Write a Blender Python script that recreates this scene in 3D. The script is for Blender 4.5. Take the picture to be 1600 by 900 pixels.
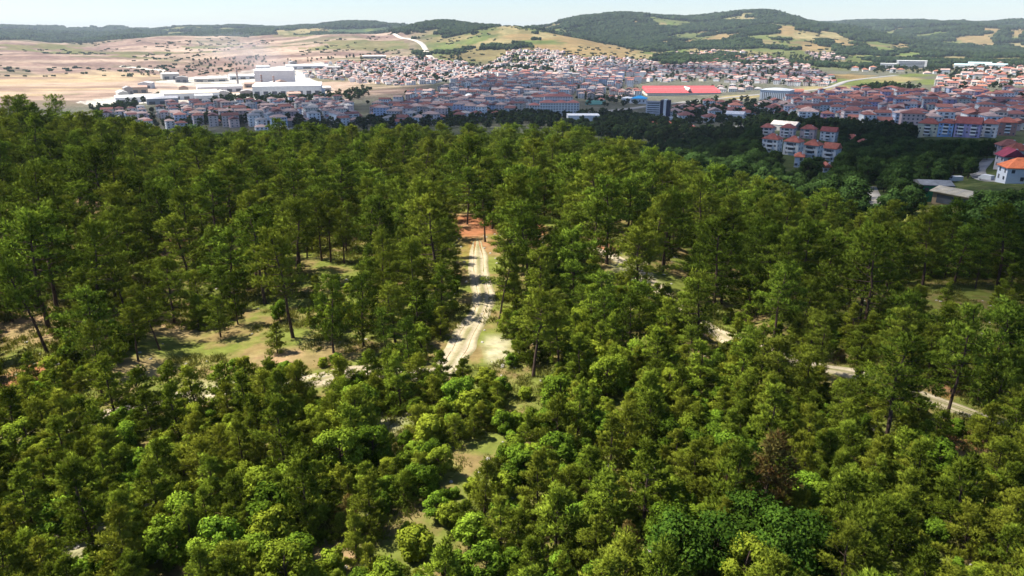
import bpy, math, random
import numpy as np
from mathutils import Vector

for o in list(bpy.data.objects):
    bpy.data.objects.remove(o, do_unlink=True)
SC = bpy.context.scene
COL = SC.collection
R = math.radians

# ------------------------------------------------------------------ camera
W, H, F = 1600.0, 900.0, 1142.0          # photograph frame and focal length in its pixels
PITCH, CAMZ = R(19.3), 27.0              # drone about 27 m over the wooded plateau
cam_data = bpy.data.cameras.new('camera')
cam_data.sensor_width = 36.0
cam_data.lens = 36.0 * F / W
cam_data.clip_start = 0.5
cam_data.clip_end = 60000.0
cam = bpy.data.objects.new('camera', cam_data)
cam.location = (0, 0, CAMZ)
cam.rotation_euler = (R(90) - PITCH, 0, 0)
COL.objects.link(cam)
SC.camera = cam

# ------------------------------------------------------------------ sky, sun, exposure
SUN_AZ, SUN_EL = R(-80), R(58)           # high sun, from the left and a little beyond
SUN = Vector((math.sin(SUN_AZ) * math.cos(SUN_EL), math.cos(SUN_AZ) * math.cos(SUN_EL), math.sin(SUN_EL)))
world = bpy.data.worlds.new('World')
SC.world = world
world.use_nodes = True
wn = world.node_tree.nodes
sky = wn.new('ShaderNodeTexSky')
sky.sky_type = 'NISHITA'
sky.sun_disc = False
sky.sun_elevation = SUN_EL
sky.sun_rotation = SUN_AZ
sky.altitude = 300
sky.air_density = 1.0
sky.dust_density = 0.2
sky.ozone_density = 3.0
tint = wn.new('ShaderNodeMix')
tint.data_type = 'RGBA'
tint.blend_type = 'MULTIPLY'
tint.inputs[0].default_value = 1.0
tint.inputs[7].default_value = (0.92, 0.955, 1.08, 1)
world.node_tree.links.new(sky.outputs[0], tint.inputs[6])
world.node_tree.links.new(tint.outputs[2], wn['Background'].inputs[0])
wn['Background'].inputs[1].default_value = 0.070
sun_data = bpy.data.lights.new('sun', 'SUN')
sun_data.energy = 5.0
sun_data.angle = R(0.5)
sun_data.color = (1.0, 0.95, 0.86)
sun = bpy.data.objects.new('sun', sun_data)
sun.rotation_euler = SUN.to_track_quat('Z', 'Y').to_euler()
COL.objects.link(sun)
vs = SC.view_settings
vs.view_transform = 'Standard'
vs.look = 'None'
vs.exposure = 1.15
vs.gamma = 1.0
vs.use_curve_mapping = False
cy = SC.cycles
cy.max_bounces = 5
cy.diffuse_bounces = 1
cy.glossy_bounces = 1
cy.transmission_bounces = 4
cy.transparent_max_bounces = 24
cy.volume_bounces = 0
cy.caustics_reflective = False
cy.caustics_refractive = False

# ------------------------------------------------------------------ noise, terrain
rng = np.random.default_rng(7)
random.seed(7)


def _hash(ix, iy, seed):
    n = (ix * 374761393 + iy * 668265263 + seed * 974634721) & 0xffffffff
    n = ((n ^ (n >> 13)) * 1274126177) & 0xffffffff
    return ((n ^ (n >> 16)) & 0xffff) / 65535.0


def vnoise(x, y, wl, seed=0):
    x = np.asarray(x, float) / wl + 1000.0
    y = np.asarray(y, float) / wl + 1000.0
    ix = np.floor(x).astype(np.int64)
    iy = np.floor(y).astype(np.int64)
    fx, fy = x - ix, y - iy
    fx = fx * fx * (3 - 2 * fx)
    fy = fy * fy * (3 - 2 * fy)
    a, b = _hash(ix, iy, seed), _hash(ix + 1, iy, seed)
    c, d = _hash(ix, iy + 1, seed), _hash(ix + 1, iy + 1, seed)
    return (a * (1 - fx) + b * fx) * (1 - fy) + (c * (1 - fx) + d * fx) * fy


def fbm(x, y, wl, octv=4, seed=0):
    s, a, t = 0.0, 1.0, 0.0
    for k in range(octv):
        s = s + a * vnoise(x, y, wl / 2 ** k, seed + k * 17)
        t += a
        a *= 0.5
    return s / t          # 0..1


CT, ST = math.cos(PITCH), math.sin(PITCH)


def ray(px, py):
    u, v = (px - 800.0) / F, (450.0 - py) / F
    return u, CT + v * ST, -ST + v * CT


def project(x, y, z):
    z = z - CAMZ
    dep = y * CT - z * ST
    dep = np.where(dep < 0.1, 0.1, dep)
    return 800 + F * x / dep, 450 - F * (y * ST + z * CT) / dep, dep


# terrain: for bearings across the view, height profiles by distance. ('y', v): the height at which the ground
# of that distance shows at that height in the photograph; ('z', v): metres.
PROFILE = {
    0: [(40, 'z', 0), (120, 'z', 3), (200, 'z', 5), (250, 'z', 3), (340, 'z', -25), (600, 'z', -70), (1000, 'z', -92),
        (1300, 'z', -96), (1700, 'y', 154), (2600, 'y', 117), (3600, 'y', 85), (4500, 'y', 60), (5500, 'z', -40), (9000, 'y', 48), (11000, 'z', -30)],
    120: [(40, 'z', 0), (120, 'z', 2), (200, 'z', 2), (250, 'z', -1), (340, 'z', -28), (600, 'z', -70), (1000, 'z', -92),
          (1300, 'z', -97), (1700, 'y', 153), (2600, 'y', 118), (3600, 'y', 87), (4600, 'y', 70), (5600, 'z', -60), (9000, 'y', 47), (11000, 'z', -30)],
    220: [(40, 'z', 0), (120, 'z', 0), (200, 'z', -3), (250, 'z', -7), (340, 'z', -32), (600, 'z', -72), (1000, 'z', -93),
          (1300, 'y', 165), (1700, 'y', 150), (2600, 'y', 117), (3600, 'y', 85), (4700, 'y', 66), (5700, 'z', -50), (9000, 'y', 46.5), (11000, 'z', -30)],
    330: [(40, 'z', 0), (120, 'z', 0), (200, 'z', -4), (250, 'z', -8), (340, 'z', -32), (600, 'z', -72), (1000, 'y', 186),
          (1400, 'y', 162), (1800, 'y', 147), (2400, 'y', 123), (3000, 'y', 104), (4000, 'y', 80), (4800, 'y', 62), (5600, 'z', -30), (8000, 'y', 43), (11000, 'z', -30)],
    450: [(40, 'z', 0), (120, 'z', 0), (200, 'z', -4), (250, 'z', -8), (340, 'z', -32), (600, 'z', -70), (900, 'y', 194),
          (1400, 'y', 163), (1900, 'y', 140), (2400, 'y', 117), (2900, 'y', 98), (3600, 'y', 79), (4400, 'y', 60), (5200, 'z', -30), (6500, 'y', 40), (9000, 'z', -30)],
    600: [(40, 'z', 0), (120, 'z', 0), (200, 'z', -5), (250, 'z', -9), (340, 'z', -32), (600, 'z', -66), (900, 'y', 193),
          (1400, 'y', 160), (1900, 'y', 133), (2400, 'y', 108), (2800, 'y', 93), (3400, 'y', 77), (4100, 'y', 58), (5000, 'z', -30), (6200, 'y', 38), (9000, 'z', -30)],
    690: [(40, 'z', 0), (120, 'z', 0), (200, 'z', -6), (250, 'z', -10), (340, 'z', -34), (600, 'z', -66), (900, 'y', 188),
          (1400, 'y', 157), (1900, 'y', 128), (2400, 'y', 106), (2800, 'y', 93), (3300, 'y', 78), (3900, 'y', 52), (4600, 'y', 32), (5600, 'z', 0), (9000, 'z', -30)],
    800: [(40, 'z', 0), (120, 'z', 0), (200, 'z', -6), (250, 'z', -10), (340, 'z', -34), (600, 'z', -66), (900, 'y', 186),
          (1400, 'y', 155), (1900, 'y', 125), (2300, 'y', 105), (2700, 'y', 88), (3100, 'y', 66), (3700, 'y', 34), (4400, 'z', 10), (6000, 'z', -20), (9000, 'z', -30)],
    900: [(40, 'z', 0), (120, 'z', 0), (200, 'z', -6), (250, 'z', -10), (340, 'z', -34), (600, 'z', -68), (900, 'y', 189),
          (1400, 'y', 158), (1800, 'y', 131), (2200, 'y', 109), (2600, 'y', 90), (3000, 'y', 72), (3350, 'y', 57), (3900, 'z', -20), (5200, 'y', 29), (7000, 'z', 0), (9000, 'z', -30)],
    1000: [(40, 'z', 0), (120, 'z', -1), (200, 'z', -9), (250, 'z', -14), (340, 'z', -36), (600, 'z', -68), (900, 'y', 194),
           (1300, 'y', 174), (1700, 'y', 146), (2100, 'y', 119), (2500, 'y', 101), (2900, 'y', 89), (3300, 'y', 82), (4000, 'y', 66), (5100, 'y', 23), (7000, 'z', 40), (9000, 'z', -30)],
    1100: [(40, 'z', 0), (120, 'z', -3), (200, 'z', -13), (250, 'z', -19), (340, 'z', -34), (500, 'z', -56), (900, 'y', 196),
           (1300, 'y', 172), (1700, 'y', 146), (2100, 'y', 119), (2500, 'y', 103), (3000, 'y', 90), (3600, 'y', 72), (4400, 'y', 48), (5200, 'y', 19), (7000, 'z', 40), (9000, 'z', -30)],
    1180: [(40, 'z', 0), (120, 'z', -5), (200, 'z', -15), (260, 'z', -22), (340, 'z', -31), (424, 'y', 243), (560, 'y', 222), (900, 'y', 192),
           (1300, 'y', 168), (1700, 'y', 143), (2100, 'y', 119), (2600, 'y', 99), (3100, 'y', 84), (3800, 'y', 60), (4600, 'y', 36), (5200, 'y', 14), (7000, 'z', 40), (9000, 'z', -30)],
    1260: [(40, 'z', 0), (80, 'z', -2), (127, 'z', -7), (220, 'z', -17), (320, 'z', -29), (424, 'y', 245), (560, 'y', 222), (740, 'y', 205), (1000, 'y', 185),
           (1300, 'y', 163), (1700, 'y', 142), (2100, 'y', 121), (2600, 'y', 103), (3100, 'y', 88), (3800, 'y', 64), (4800, 'y', 33), (5800, 'z', 10), (8000, 'y', 42), (11000, 'z', 10)],
    1350: [(40, 'z', 0), (80, 'z', -4), (127, 'z', -9), (220, 'z', -17), (340, 'z', -31), (500, 'z', -52), (740, 'y', 209), (1000, 'y', 183),
           (1300, 'y', 159), (1700, 'y', 138), (2200, 'y', 119), (2800, 'y', 101), (3500, 'y', 82), (4300, 'y', 64), (5400, 'y', 52), (7500, 'y', 39), (9000, 'y', 38), (11000, 'y', 33)],
    1480: [(40, 'z', 0), (70, 'z', -2), (127, 'z', -7), (220, 'z', -14), (400, 'z', -35), (600, 'y', 217), (800, 'y', 200), (1000, 'y', 183),
           (1300, 'y', 159), (1700, 'y', 139), (2300, 'y', 115), (2900, 'y', 99), (3800, 'y', 86), (4800, 'y', 62), (6500, 'y', 34), (9000, 'z', 0)],
    1600: [(40, 'z', 0), (70, 'z', -2), (127, 'z', -6), (220, 'z', -13), (340, 'z', -23), (600, 'y', 224), (800, 'y', 202), (1000, 'y', 182),
           (1300, 'y', 157), (1700, 'y', 137), (2300, 'y', 113), (3000, 'y', 98), (4200, 'y', 80), (5200, 'y', 58), (7000, 'y', 40), (9000, 'z', 0)],
}


def _gauss(a, sig, axis, wrap=False):
    n = int(sig * 3 + 1)
    k = np.exp(-0.5 * (np.arange(-n, n + 1) / sig) ** 2)
    k /= k.sum()
    pad = [(0, 0), (0, 0)]
    pad[axis] = (n, n)
    b = np.pad(a, pad, mode='wrap' if wrap else 'edge')
    return np.apply_along_axis(lambda v: np.convolve(v, k, 'valid'), axis, b)


LR = np.linspace(math.log(15), math.log(17000), 300)
_az, _zz = [], []
for px, kn in PROFILE.items():
    u = (px - 800) / F
    _az.append(math.degrees(math.atan2(u, 1.04)))
    ds, zs = [], []
    for d, k, v in kn:
        if k == 'y':
            ux, fy, dz = ray(px, v)
            v = CAMZ + dz / math.hypot(ux, fy) * d
        elif 100 <= d <= 260:
            v -= 1.5 if d < 150 else 3.2
        ds.append(math.log(d))
        zs.append(v)
    _zz.append(np.interp(LR, ds, zs))
_zz = np.array(_zz)
AZG = np.arange(-180, 180, 0.5)
TAB = np.stack([np.interp(AZG, _az, _zz[:, j], period=360) for j in range(len(LR))], 1)   # az, r
TAB = _gauss(_gauss(TAB, 1.6, 1), 2.0, 0, True)


def height(x, y):
    x = np.asarray(x, float)
    y = np.asarray(y, float)
    r = np.hypot(x, y)
    a = (np.degrees(np.arctan2(x, y)) + 180.0) / 0.5
    ia = np.floor(a).astype(int)
    fa = a - ia
    i0, i1 = ia % len(AZG), (ia + 1) % len(AZG)
    q = (np.log(np.maximum(r, 15.01)) - LR[0]) / (LR[1] - LR[0])
    iq = np.clip(np.floor(q).astype(int), 0, len(LR) - 2)
    fq = np.clip(q - iq, 0, 1)
    z = (TAB[i0, iq] * (1 - fq) + TAB[i0, iq + 1] * fq) * (1 - fa) + (TAB[i1, iq] * (1 - fq) + TAB[i1, iq + 1] * fq) * fa
    near = np.clip((300 - r) / 100, 0, 1)
    z = z + near * 0.5 * (fbm(x, y, 16, 3, 3) - 0.5)
    az = np.degrees(np.arctan2(x, y))
    dig = np.clip((r - 2300) / 300, 0, 1) * np.clip((5000 - r) / 400, 0, 1) * np.clip((-9 - az) / 2, 0, 1)
    z = z + dig * (22 * (fbm(x, y, 210, 5, 51) - .5) + 7 * np.round(2.2 * fbm(x, y, 420, 3, 53) * 2) / 2)
    hill = np.clip((r - 2500) / 1500, 0, 1) * np.clip((r - 1500) / 4500, 0.3, 1)
    z = z + hill * 50 * (fbm(x, y, 480, 5, 11) - 0.5) + hill * 110 * (0.27 - np.abs(fbm(x, y, 1150, 4, 29) - 0.5) * 2)
    return z


def hz(x, y):
    return float(height(x, y))


_T = 14.0 * 1.0035 ** np.arange(2000)


def at(px, py):
    """Ground point seen at a place of the photograph."""
    dx, dy, dz = ray(px, py)
    k = _T / math.hypot(dx, dy)
    below = CAMZ + dz * k < height(dx * k, dy * k)
    i = int(np.argmax(below)) if below.any() else len(k) - 1
    t = k[i]
    return Vector((dx * t, dy * t, hz(dx * t, dy * t)))


def in_poly(x, y, poly):
    x = np.asarray(x, float)
    y = np.asarray(y, float)
    c = np.zeros(x.shape, bool)
    n = len(poly)
    for i in range(n):
        x1, y1 = poly[i][0], poly[i][1]
        x2, y2 = poly[(i + 1) % n][0], poly[(i + 1) % n][1]
        if y1 == y2:
            continue
        c ^= ((y1 > y) != (y2 > y)) & (x < (x2 - x1) * (y - y1) / (y2 - y1) + x1)
    return c


def wpoly(pts):
    return [tuple(at(*p)[:2]) for p in pts]


# ------------------------------------------------------------------ helpers: nodes, meshes, objects
def new_mat(name):
    m = bpy.data.materials.new(name)
    m.use_nodes = True
    nt = m.node_tree
    for n in list(nt.nodes):
        if n.type != 'OUTPUT_MATERIAL':
            nt.nodes.remove(n)
    return m, nt, nt.nodes['Material Output']


def nd(nt, typ, **kw):
    n = nt.nodes.new(typ)
    for k, v in kw.items():
        if k.startswith('i_'):
            key = k[2:]
            n.inputs[int(key) if key.isdigit() else key.replace('_', ' ')].default_value = v
        else:
            setattr(n, k, v)
    return n


def mixc(nt, fac, a, b, mode='MIX'):
    n = nt.nodes.new('ShaderNodeMix')
    n.data_type = 'RGBA'
    n.blend_type = mode
    for sock, val in ((n.inputs[0], fac), (n.inputs[6], a), (n.inputs[7], b)):
        if hasattr(val, 'is_output'):
            nt.links.new(val, sock)
        elif isinstance(val, (tuple, list)):
            sock.default_value = (*val[:3], 1)
        else:
            sock.default_value = val
    return n.outputs[2]


def ramp(nt, fac, stops):
    n = nt.nodes.new('ShaderNodeMapRange')
    n.inputs[1].default_value, n.inputs[2].default_value = stops[0], stops[1]
    n.inputs[3].default_value, n.inputs[4].default_value = (stops[2], stops[3]) if len(stops) > 2 else (0, 1)
    nt.links.new(fac, n.inputs[0])
    return n.outputs[0]


def noise(nt, scale, detail=4, rough=0.55, coord='Object'):
    if coord == 'World':
        c = nt.nodes.new('ShaderNodeNewGeometry').outputs['Position']
    else:
        c = nt.nodes.new('ShaderNodeTexCoord').outputs[coord]
    n = nd(nt, 'ShaderNodeTexNoise')
    n.inputs['Scale'].default_value = scale
    n.inputs['Detail'].default_value = detail
    n.inputs['Roughness'].default_value = rough
    nt.links.new(c, n.inputs['Vector'])
    return n.outputs['Fac']


def simple_mat(name, color=None, rough=0.8, var=0.15, scale=0.6, use_obj_color=False, attr=None, spec=0.2, bump=0.0):
    m, nt, out = new_mat(name)
    b = nd(nt, 'ShaderNodeBsdfPrincipled')
    b.inputs['Roughness'].default_value = rough
    b.inputs['Specular IOR Level'].default_value = spec
    if attr:
        c = nd(nt, 'ShaderNodeAttribute', attribute_name=attr).outputs['Color']
    elif use_obj_color:
        c = nd(nt, 'ShaderNodeObjectInfo').outputs['Color']
    else:
        n = nd(nt, 'ShaderNodeRGB')
        n.outputs[0].default_value = (*color, 1)
        c = n.outputs[0]
    f = noise(nt, scale, 4, 0.6, 'World')
    g = ramp(nt, f, (0.3, 0.7, 1 - var, 1 + var))
    v = nd(nt, 'ShaderNodeVectorMath', operation='SCALE')
    nt.links.new(c, v.inputs[0])
    nt.links.new(g, v.inputs['Scale'])
    nt.links.new(v.outputs[0], b.inputs['Base Color'])
    if bump:
        bm = nd(nt, 'ShaderNodeBump')
        bm.inputs['Strength'].default_value = bump
        nt.links.new(f, bm.inputs['Height'])
        nt.links.new(bm.outputs[0], b.inputs['Normal'])
    nt.links.new(b.outputs[0], out.inputs['Surface'])
    return m


def foliage_mat(name, dark, light, trans=0.3, odd=None, jitter=0.5, spray=True):
    """leaf colour runs from dark to light by the leaf's own tint, each tree a little different"""
    m, nt, out = new_mat(name)
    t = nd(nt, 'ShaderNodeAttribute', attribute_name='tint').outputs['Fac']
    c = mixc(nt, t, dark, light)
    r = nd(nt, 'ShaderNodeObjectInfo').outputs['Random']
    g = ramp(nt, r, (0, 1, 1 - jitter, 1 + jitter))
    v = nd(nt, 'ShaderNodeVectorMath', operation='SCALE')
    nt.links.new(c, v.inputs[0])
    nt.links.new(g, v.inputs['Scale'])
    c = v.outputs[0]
    if odd:
        q = nd(nt, 'ShaderNodeMath', operation='MULTIPLY')
        q.inputs[1].default_value = 7.31
        nt.links.new(r, q.inputs[0])
        q2 = nd(nt, 'ShaderNodeMath', operation='FRACT')
        nt.links.new(q.outputs[0], q2.inputs[0])
        f = ramp(nt, q2.outputs[0], (0.35, 1.0, 0.0, 0.75))
        c = mixc(nt, f, c, mixc(nt, t, tuple(x * 0.5 for x in odd), odd))
    d = nd(nt, 'ShaderNodeBsdfDiffuse')
    tr = nd(nt, 'ShaderNodeBsdfTranslucent')
    # needles are finer than the faces that carry them: shade each mostly by the way its spray faces
    if spray:
        ov = nd(nt, 'ShaderNodeAttribute', attribute_name='outward').outputs['Vector']
        vt = nd(nt, 'ShaderNodeVectorTransform', vector_type='NORMAL', convert_from='OBJECT', convert_to='WORLD')
        nt.links.new(ov, vt.inputs[0])
        gn = nd(nt, 'ShaderNodeNewGeometry').outputs['Normal']
        sc_ = nd(nt, 'ShaderNodeVectorMath', operation='SCALE')
        sc_.inputs['Scale'].default_value = 0.6
        nt.links.new(gn, sc_.inputs[0])
        ad = nd(nt, 'ShaderNodeVectorMath', operation='ADD')
        nt.links.new(vt.outputs[0], ad.inputs[0])
        nt.links.new(sc_.outputs[0], ad.inputs[1])
        no = nd(nt, 'ShaderNodeVectorMath', operation='NORMALIZE')
        nt.links.new(ad.outputs[0], no.inputs[0])
        nt.links.new(no.outputs[0], d.inputs['Normal'])
    nt.links.new(c, d.inputs[0])
    nt.links.new(mixc(nt, 1.0, c, (1.1, 1.0, 0.45), 'MULTIPLY'), tr.inputs[0])
    mx = nd(nt, 'ShaderNodeMixShader')
    mx.inputs[0].default_value = trans
    nt.links.new(d.outputs[0], mx.inputs[1])
    nt.links.new(tr.outputs[0], mx.inputs[2])
    nt.links.new(mx.outputs[0], out.inputs['Surface'])
    return m


def mesh_np(name, verts, faces, mats, mat_idx=None, tint=None, color=None, smooth=False, outward=None):
    """faces: list of tuples, or int array (n,3)/(n,4)"""
    me = bpy.data.meshes.new(name)
    verts = np.asarray(verts, np.float32).reshape(-1, 3)
    if isinstance(faces, np.ndarray):
        n, k = faces.shape
        me.vertices.add(len(verts))
        me.vertices.foreach_set('co', verts.ravel())
        me.loops.add(n * k)
        me.loops.foreach_set('vertex_index', faces.astype(np.int32).ravel())
        me.polygons.add(n)
        me.polygons.foreach_set('loop_start', np.arange(0, n * k, k, dtype=np.int32))
        me.update(calc_edges=True)
    else:
        me.from_pydata(verts.tolist(), [], faces)
    for m in mats:
        me.materials.append(m)
    if mat_idx is not None:
        me.polygons.foreach_set('material_index', np.asarray(mat_idx, np.int32))
    if tint is not None:
        me.attributes.new('tint', 'FLOAT', 'POINT').data.foreach_set('value', np.asarray(tint, np.float32))
    if outward is not None:
        me.attributes.new('outward', 'FLOAT_VECTOR', 'POINT').data.foreach_set('vector', np.asarray(outward, np.float32).ravel())
    if color is not None:
        for k, c in (color.items() if isinstance(color, dict) else (('cover', color),)):
            c = np.asarray(c, np.float32)
            if c.shape[1] == 3:
                c = np.hstack([c, np.ones((len(c), 1), np.float32)])
            me.attributes.new(k, 'FLOAT_COLOR', 'POINT').data.foreach_set('color', c.ravel())
    if smooth:
        me.polygons.foreach_set('use_smooth', np.ones(len(me.polygons), bool))
    me.update()
    return me


def link(name, data, parent=None, loc=(0, 0, 0), rz=0.0, kind=None, label=None, cat=None, group=None, color=None):
    o = bpy.data.objects.new(name, data)
    COL.objects.link(o)
    o.parent = parent
    o.location = loc
    o.rotation_euler = (0, 0, rz)
    if kind:
        o['kind'] = kind
    if label:
        o['label'] = label
    if cat:
        o['category'] = cat
    if group:
        o['group'] = group
    if color:
        o.color = (*color, 1)
    return o


class MB:
    """collects boxes and other solids as one mesh"""

    def __init__(s):
        s.v, s.f = [], []

    def add(s, v, f):
        b = len(s.v)
        s.v += [tuple(p) for p in v]
        s.f += [tuple(i + b for i in q) for q in f]
        return s

    def box(s, x0, x1, y0, y1, z0, z1):
        v = [(x, y, z) for z in (z0, z1) for x, y in ((x0, y0), (x1, y0), (x1, y1), (x0, y1))]
        return s.add(v, [(3, 2, 1, 0), (4, 5, 6, 7), (0, 1, 5, 4), (1, 2, 6, 5), (2, 3, 7, 6), (3, 0, 4, 7)])

    def roof(s, w, d, z, rise, over=0.5, hip=True, x=0.0, y=0.0, thick=0.22):
        """closed hip or gable roof; the ridge runs along the longer side"""
        a, b = w / 2 + over, d / 2 + over
        swap = b > a
        if swap:
            a, b = b, a
        rl = max(a - b, 0.15) if hip else a
        pts = [(-a, -b, z), (a, -b, z), (a, b, z), (-a, b, z)]
        pts += [(p[0], p[1], z + thick) for p in pts]
        pts += [(-rl, 0, z + thick + rise), (rl, 0, z + thick + rise)]
        if swap:
            pts = [(-p[1], p[0], p[2]) for p in pts]
        pts = [(p[0] + x, p[1] + y, p[2]) for p in pts]
        return s.add(pts, [(3, 2, 1, 0), (0, 1, 5, 4), (1, 2, 6, 5), (2, 3, 7, 6), (3, 0, 4, 7),
                           (4, 5, 9, 8), (6, 7, 8, 9), (5, 6, 9), (7, 4, 8)])

    def tube(s, pts, rads, n=8, cap=True):
        b = len(s.v)
        pts = [Vector(p) for p in pts]
        for i, p in enumerate(pts):
            t = (pts[min(i + 1, len(pts) - 1)] - pts[max(i - 1, 0)]).normalized()
            q = t.orthogonal().normalized() if abs(t.z) < 0.9 else Vector((1, 0, 0))
            q = (q - t * q.dot(t)).normalized()
            w = t.cross(q)
            for k in range(n):
                a = 2 * math.pi * k / n
                s.v.append(tuple(p + (q * math.cos(a) + w * math.sin(a)) * rads[i]))
        for i in range(len(pts) - 1):
            for k in range(n):
                k2 = (k + 1) % n
                s.f.append((b + i * n + k, b + i * n + k2, b + (i + 1) * n + k2, b + (i + 1) * n + k))
        if cap:
            s.f.append(tuple(b + (len(pts) - 1) * n + k for k in range(n)))
        return s

    def mesh(s, name, mat, smooth=False):
        return mesh_np(name, s.v, s.f, [mat], smooth=smooth)


# ------------------------------------------------------------------ clouds over the valley (they throw the shade that lies on the town)
m, nt, out = new_mat('cloud')
d1 = nd(nt, 'ShaderNodeBsdfDiffuse', i_Color=(0.85, 0.86, 0.88, 1))
t1 = nd(nt, 'ShaderNodeBsdfTranslucent', i_Color=(0.85, 0.87, 0.9, 1))
mx = nd(nt, 'ShaderNodeMixShader', i_0=0.5)
nt.links.new(d1.outputs[0], mx.inputs[1])
nt.links.new(t1.outputs[0], mx.inputs[2])
tp = nd(nt, 'ShaderNodeBsdfTransparent')
mx2 = nd(nt, 'ShaderNodeMixShader', i_0=0.81)
nt.links.new(mx.outputs[0], mx2.inputs[1])
nt.links.new(tp.outputs[0], mx2.inputs[2])
nt.links.new(mx2.outputs[0], out.inputs['Surface'])
M_CLOUD = m


def icosphere(sub):
    t = (1 + 5 ** 0.5) / 2
    v = [(-1, t, 0), (1, t, 0), (-1, -t, 0), (1, -t, 0), (0, -1, t), (0, 1, t), (0, -1, -t), (0, 1, -t), (t, 0, -1), (t, 0, 1), (-t, 0, -1), (-t, 0, 1)]
    v = [Vector(p).normalized() for p in v]
    f = [(0, 11, 5), (0, 5, 1), (0, 1, 7), (0, 7, 10), (0, 10, 11), (1, 5, 9), (5, 11, 4), (11, 10, 2), (10, 7, 6), (7, 1, 8),
         (3, 9, 4), (3, 4, 2), (3, 2, 6), (3, 6, 8), (3, 8, 9), (4, 9, 5), (2, 4, 11), (6, 2, 10), (8, 6, 7), (9, 8, 1)]
    for _ in range(sub):
        mid, nf = {}, []

        def g(a, b):
            k = (min(a, b), max(a, b))
            if k not in mid:
                v.append((v[a] + v[b]).normalized())
                mid[k] = len(v) - 1
            return mid[k]
        for a, b, c in f:
            ab, bc, ca = g(a, b), g(b, c), g(c, a)
            nf += [(a, ab, ca), (b, bc, ab), (c, ca, bc), (ab, bc, ca)]
        f = nf
    return np.array([tuple(p) for p in v]), np.array(f)


ICO1, ICO2, ICO3 = icosphere(1), icosphere(2), icosphere(3)


def lumpy(ico, seed, amt=0.25, fr=1.6):
    v = ico[0]
    n = fbm(v[:, 0] * fr + v[:, 2] * 1.7 + seed * 7.3, v[:, 1] * fr - v[:, 2] * 1.3 + seed * 3.1, 1.0, 3, seed)
    return v * (1 + amt * (n - 0.5) * 2)[:, None]


CLOUD_ALT = 1250.0


def cloud(label, spots):
    """spots: ground points (x, y, radius) that the cloud shades"""
    vs_, fs_, b = [], [], 0
    for i, (x, y, r) in enumerate(spots):
        k = (CLOUD_ALT + 90) / SUN.z
        c = np.array([x + SUN.x * k, y + SUN.y * k, CLOUD_ALT])
        for j in range(4):
            rr = r * (1.0 if j == 0 else random.uniform(0.35, 0.6))
            off = np.array([0, 0, 0.0]) if j == 0 else np.array([random.uniform(-.75, .75) * r, random.uniform(-.75, .75) * r, random.uniform(0, .25) * r])
            v = lumpy(ICO3, i * 5 + j, 0.32) * rr * np.array([1, 1, 0.42]) + c + off
            vs_.append(v)
            fs_.append(ICO3[1] + b)
            b += len(v)
    me = mesh_np('cloud', np.vstack(vs_), np.vstack(fs_), [M_CLOUD], smooth=True)
    link('cloud', me, kind='stuff', label=label)


cloud('broad white cloud high over the town', [
    (-470, 980, 230), (-250, 1100, 260), (-60, 1350, 300), (20, 1700, 230), (-120, 1650, 170), (220, 1150, 290), (420, 1130, 240), (640, 960, 270),
    (-40, 800, 300), (-260, 760, 230), (250, 760, 330), (560, 620, 300), (330, 440, 230), (140, 480, 200), (-60, 500, 190), (800, 760, 260), (250, 310, 110), (430, 270, 150),
    (-640, 800, 170), (-15, 292, 36), (-62, 290, 38), (-105, 285, 36), (-45, 315, 55), (25, 298, 36), (65, 300, 45), (-150, 330, 70), (165, 240, 48), (175, 205, 36), (225, 195, 50), (265, 180, 60), (840, 1080, 120)])
cloud('unseen cloud added to darken the left of the plateau', [(-120, 100, 58), (-140, 190, 56), (-86, 40, 42), (-130, 110, 46), (-210, 130, 70), (-190, 40, 70)])  # out-of-view cloud, added to darken the wood along its left edge
cloud('unseen cloud added to darken the right of the plateau', [(118, 78, 36), (150, 125, 36), (100, 30, 32), (170, 70, 50)])  # added overhead, out of view, to dim the right side of the wood
cloud('small white cloud high over the valley side', [(430, 2250, 190), (600, 2180, 150), (720, 2050, 120)])

# ------------------------------------------------------------------ ground and hills: one terrain in two sheets that meet
def ground_mat(name, near):
    m, nt, out = new_mat(name)
    a = nd(nt, 'ShaderNodeAttribute', attribute_name='cover').outputs['Color']
    b = nd(nt, 'ShaderNodeAttribute', attribute_name='cover_mixed').outputs['Color']
    n1 = noise(nt, 0.22 if near else 0.012, 8, 0.62, 'World')
    n2 = noise(nt, 0.9 if near else 0.05, 6, 0.65, 'World')
    n3 = noise(nt, 0.02 if near else 0.004, 3, 0.5, 'World')
    c = mixc(nt, ramp(nt, n1, (0.46, 0.60)), a, b)
    s = nd(nt, 'ShaderNodeMath', operation='MULTIPLY')
    nt.links.new(ramp(nt, n2, (0.25, 0.75, 0.6, 1.4)), s.inputs[0])
    nt.links.new(ramp(nt, n3, (0.3, 0.7, 0.8, 1.2)), s.inputs[1])
    v = nd(nt, 'ShaderNodeVectorMath', operation='SCALE')
    nt.links.new(c, v.inputs[0])
    nt.links.new(s.outputs[0], v.inputs['Scale'])
    d = nd(nt, 'ShaderNodeBsdfDiffuse')
    nt.links.new(v.outputs[0], d.inputs['Color'])
    bm = nd(nt, 'ShaderNodeBump')
    bm.inputs['Strength'].default_value = 0.6
    bm.inputs['Distance'].default_value = 0.12 if near else 2.0
    nt.links.new(n2, bm.inputs['Height'])
    nt.links.new(bm.outputs[0], d.inputs['Normal'])
    nt.links.new(d.outputs[0], out.inputs['Surface'])
    return m


M_GROUND, M_HILLS = ground_mat('ground_cover', True), ground_mat('hill_cover', False)

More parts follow.
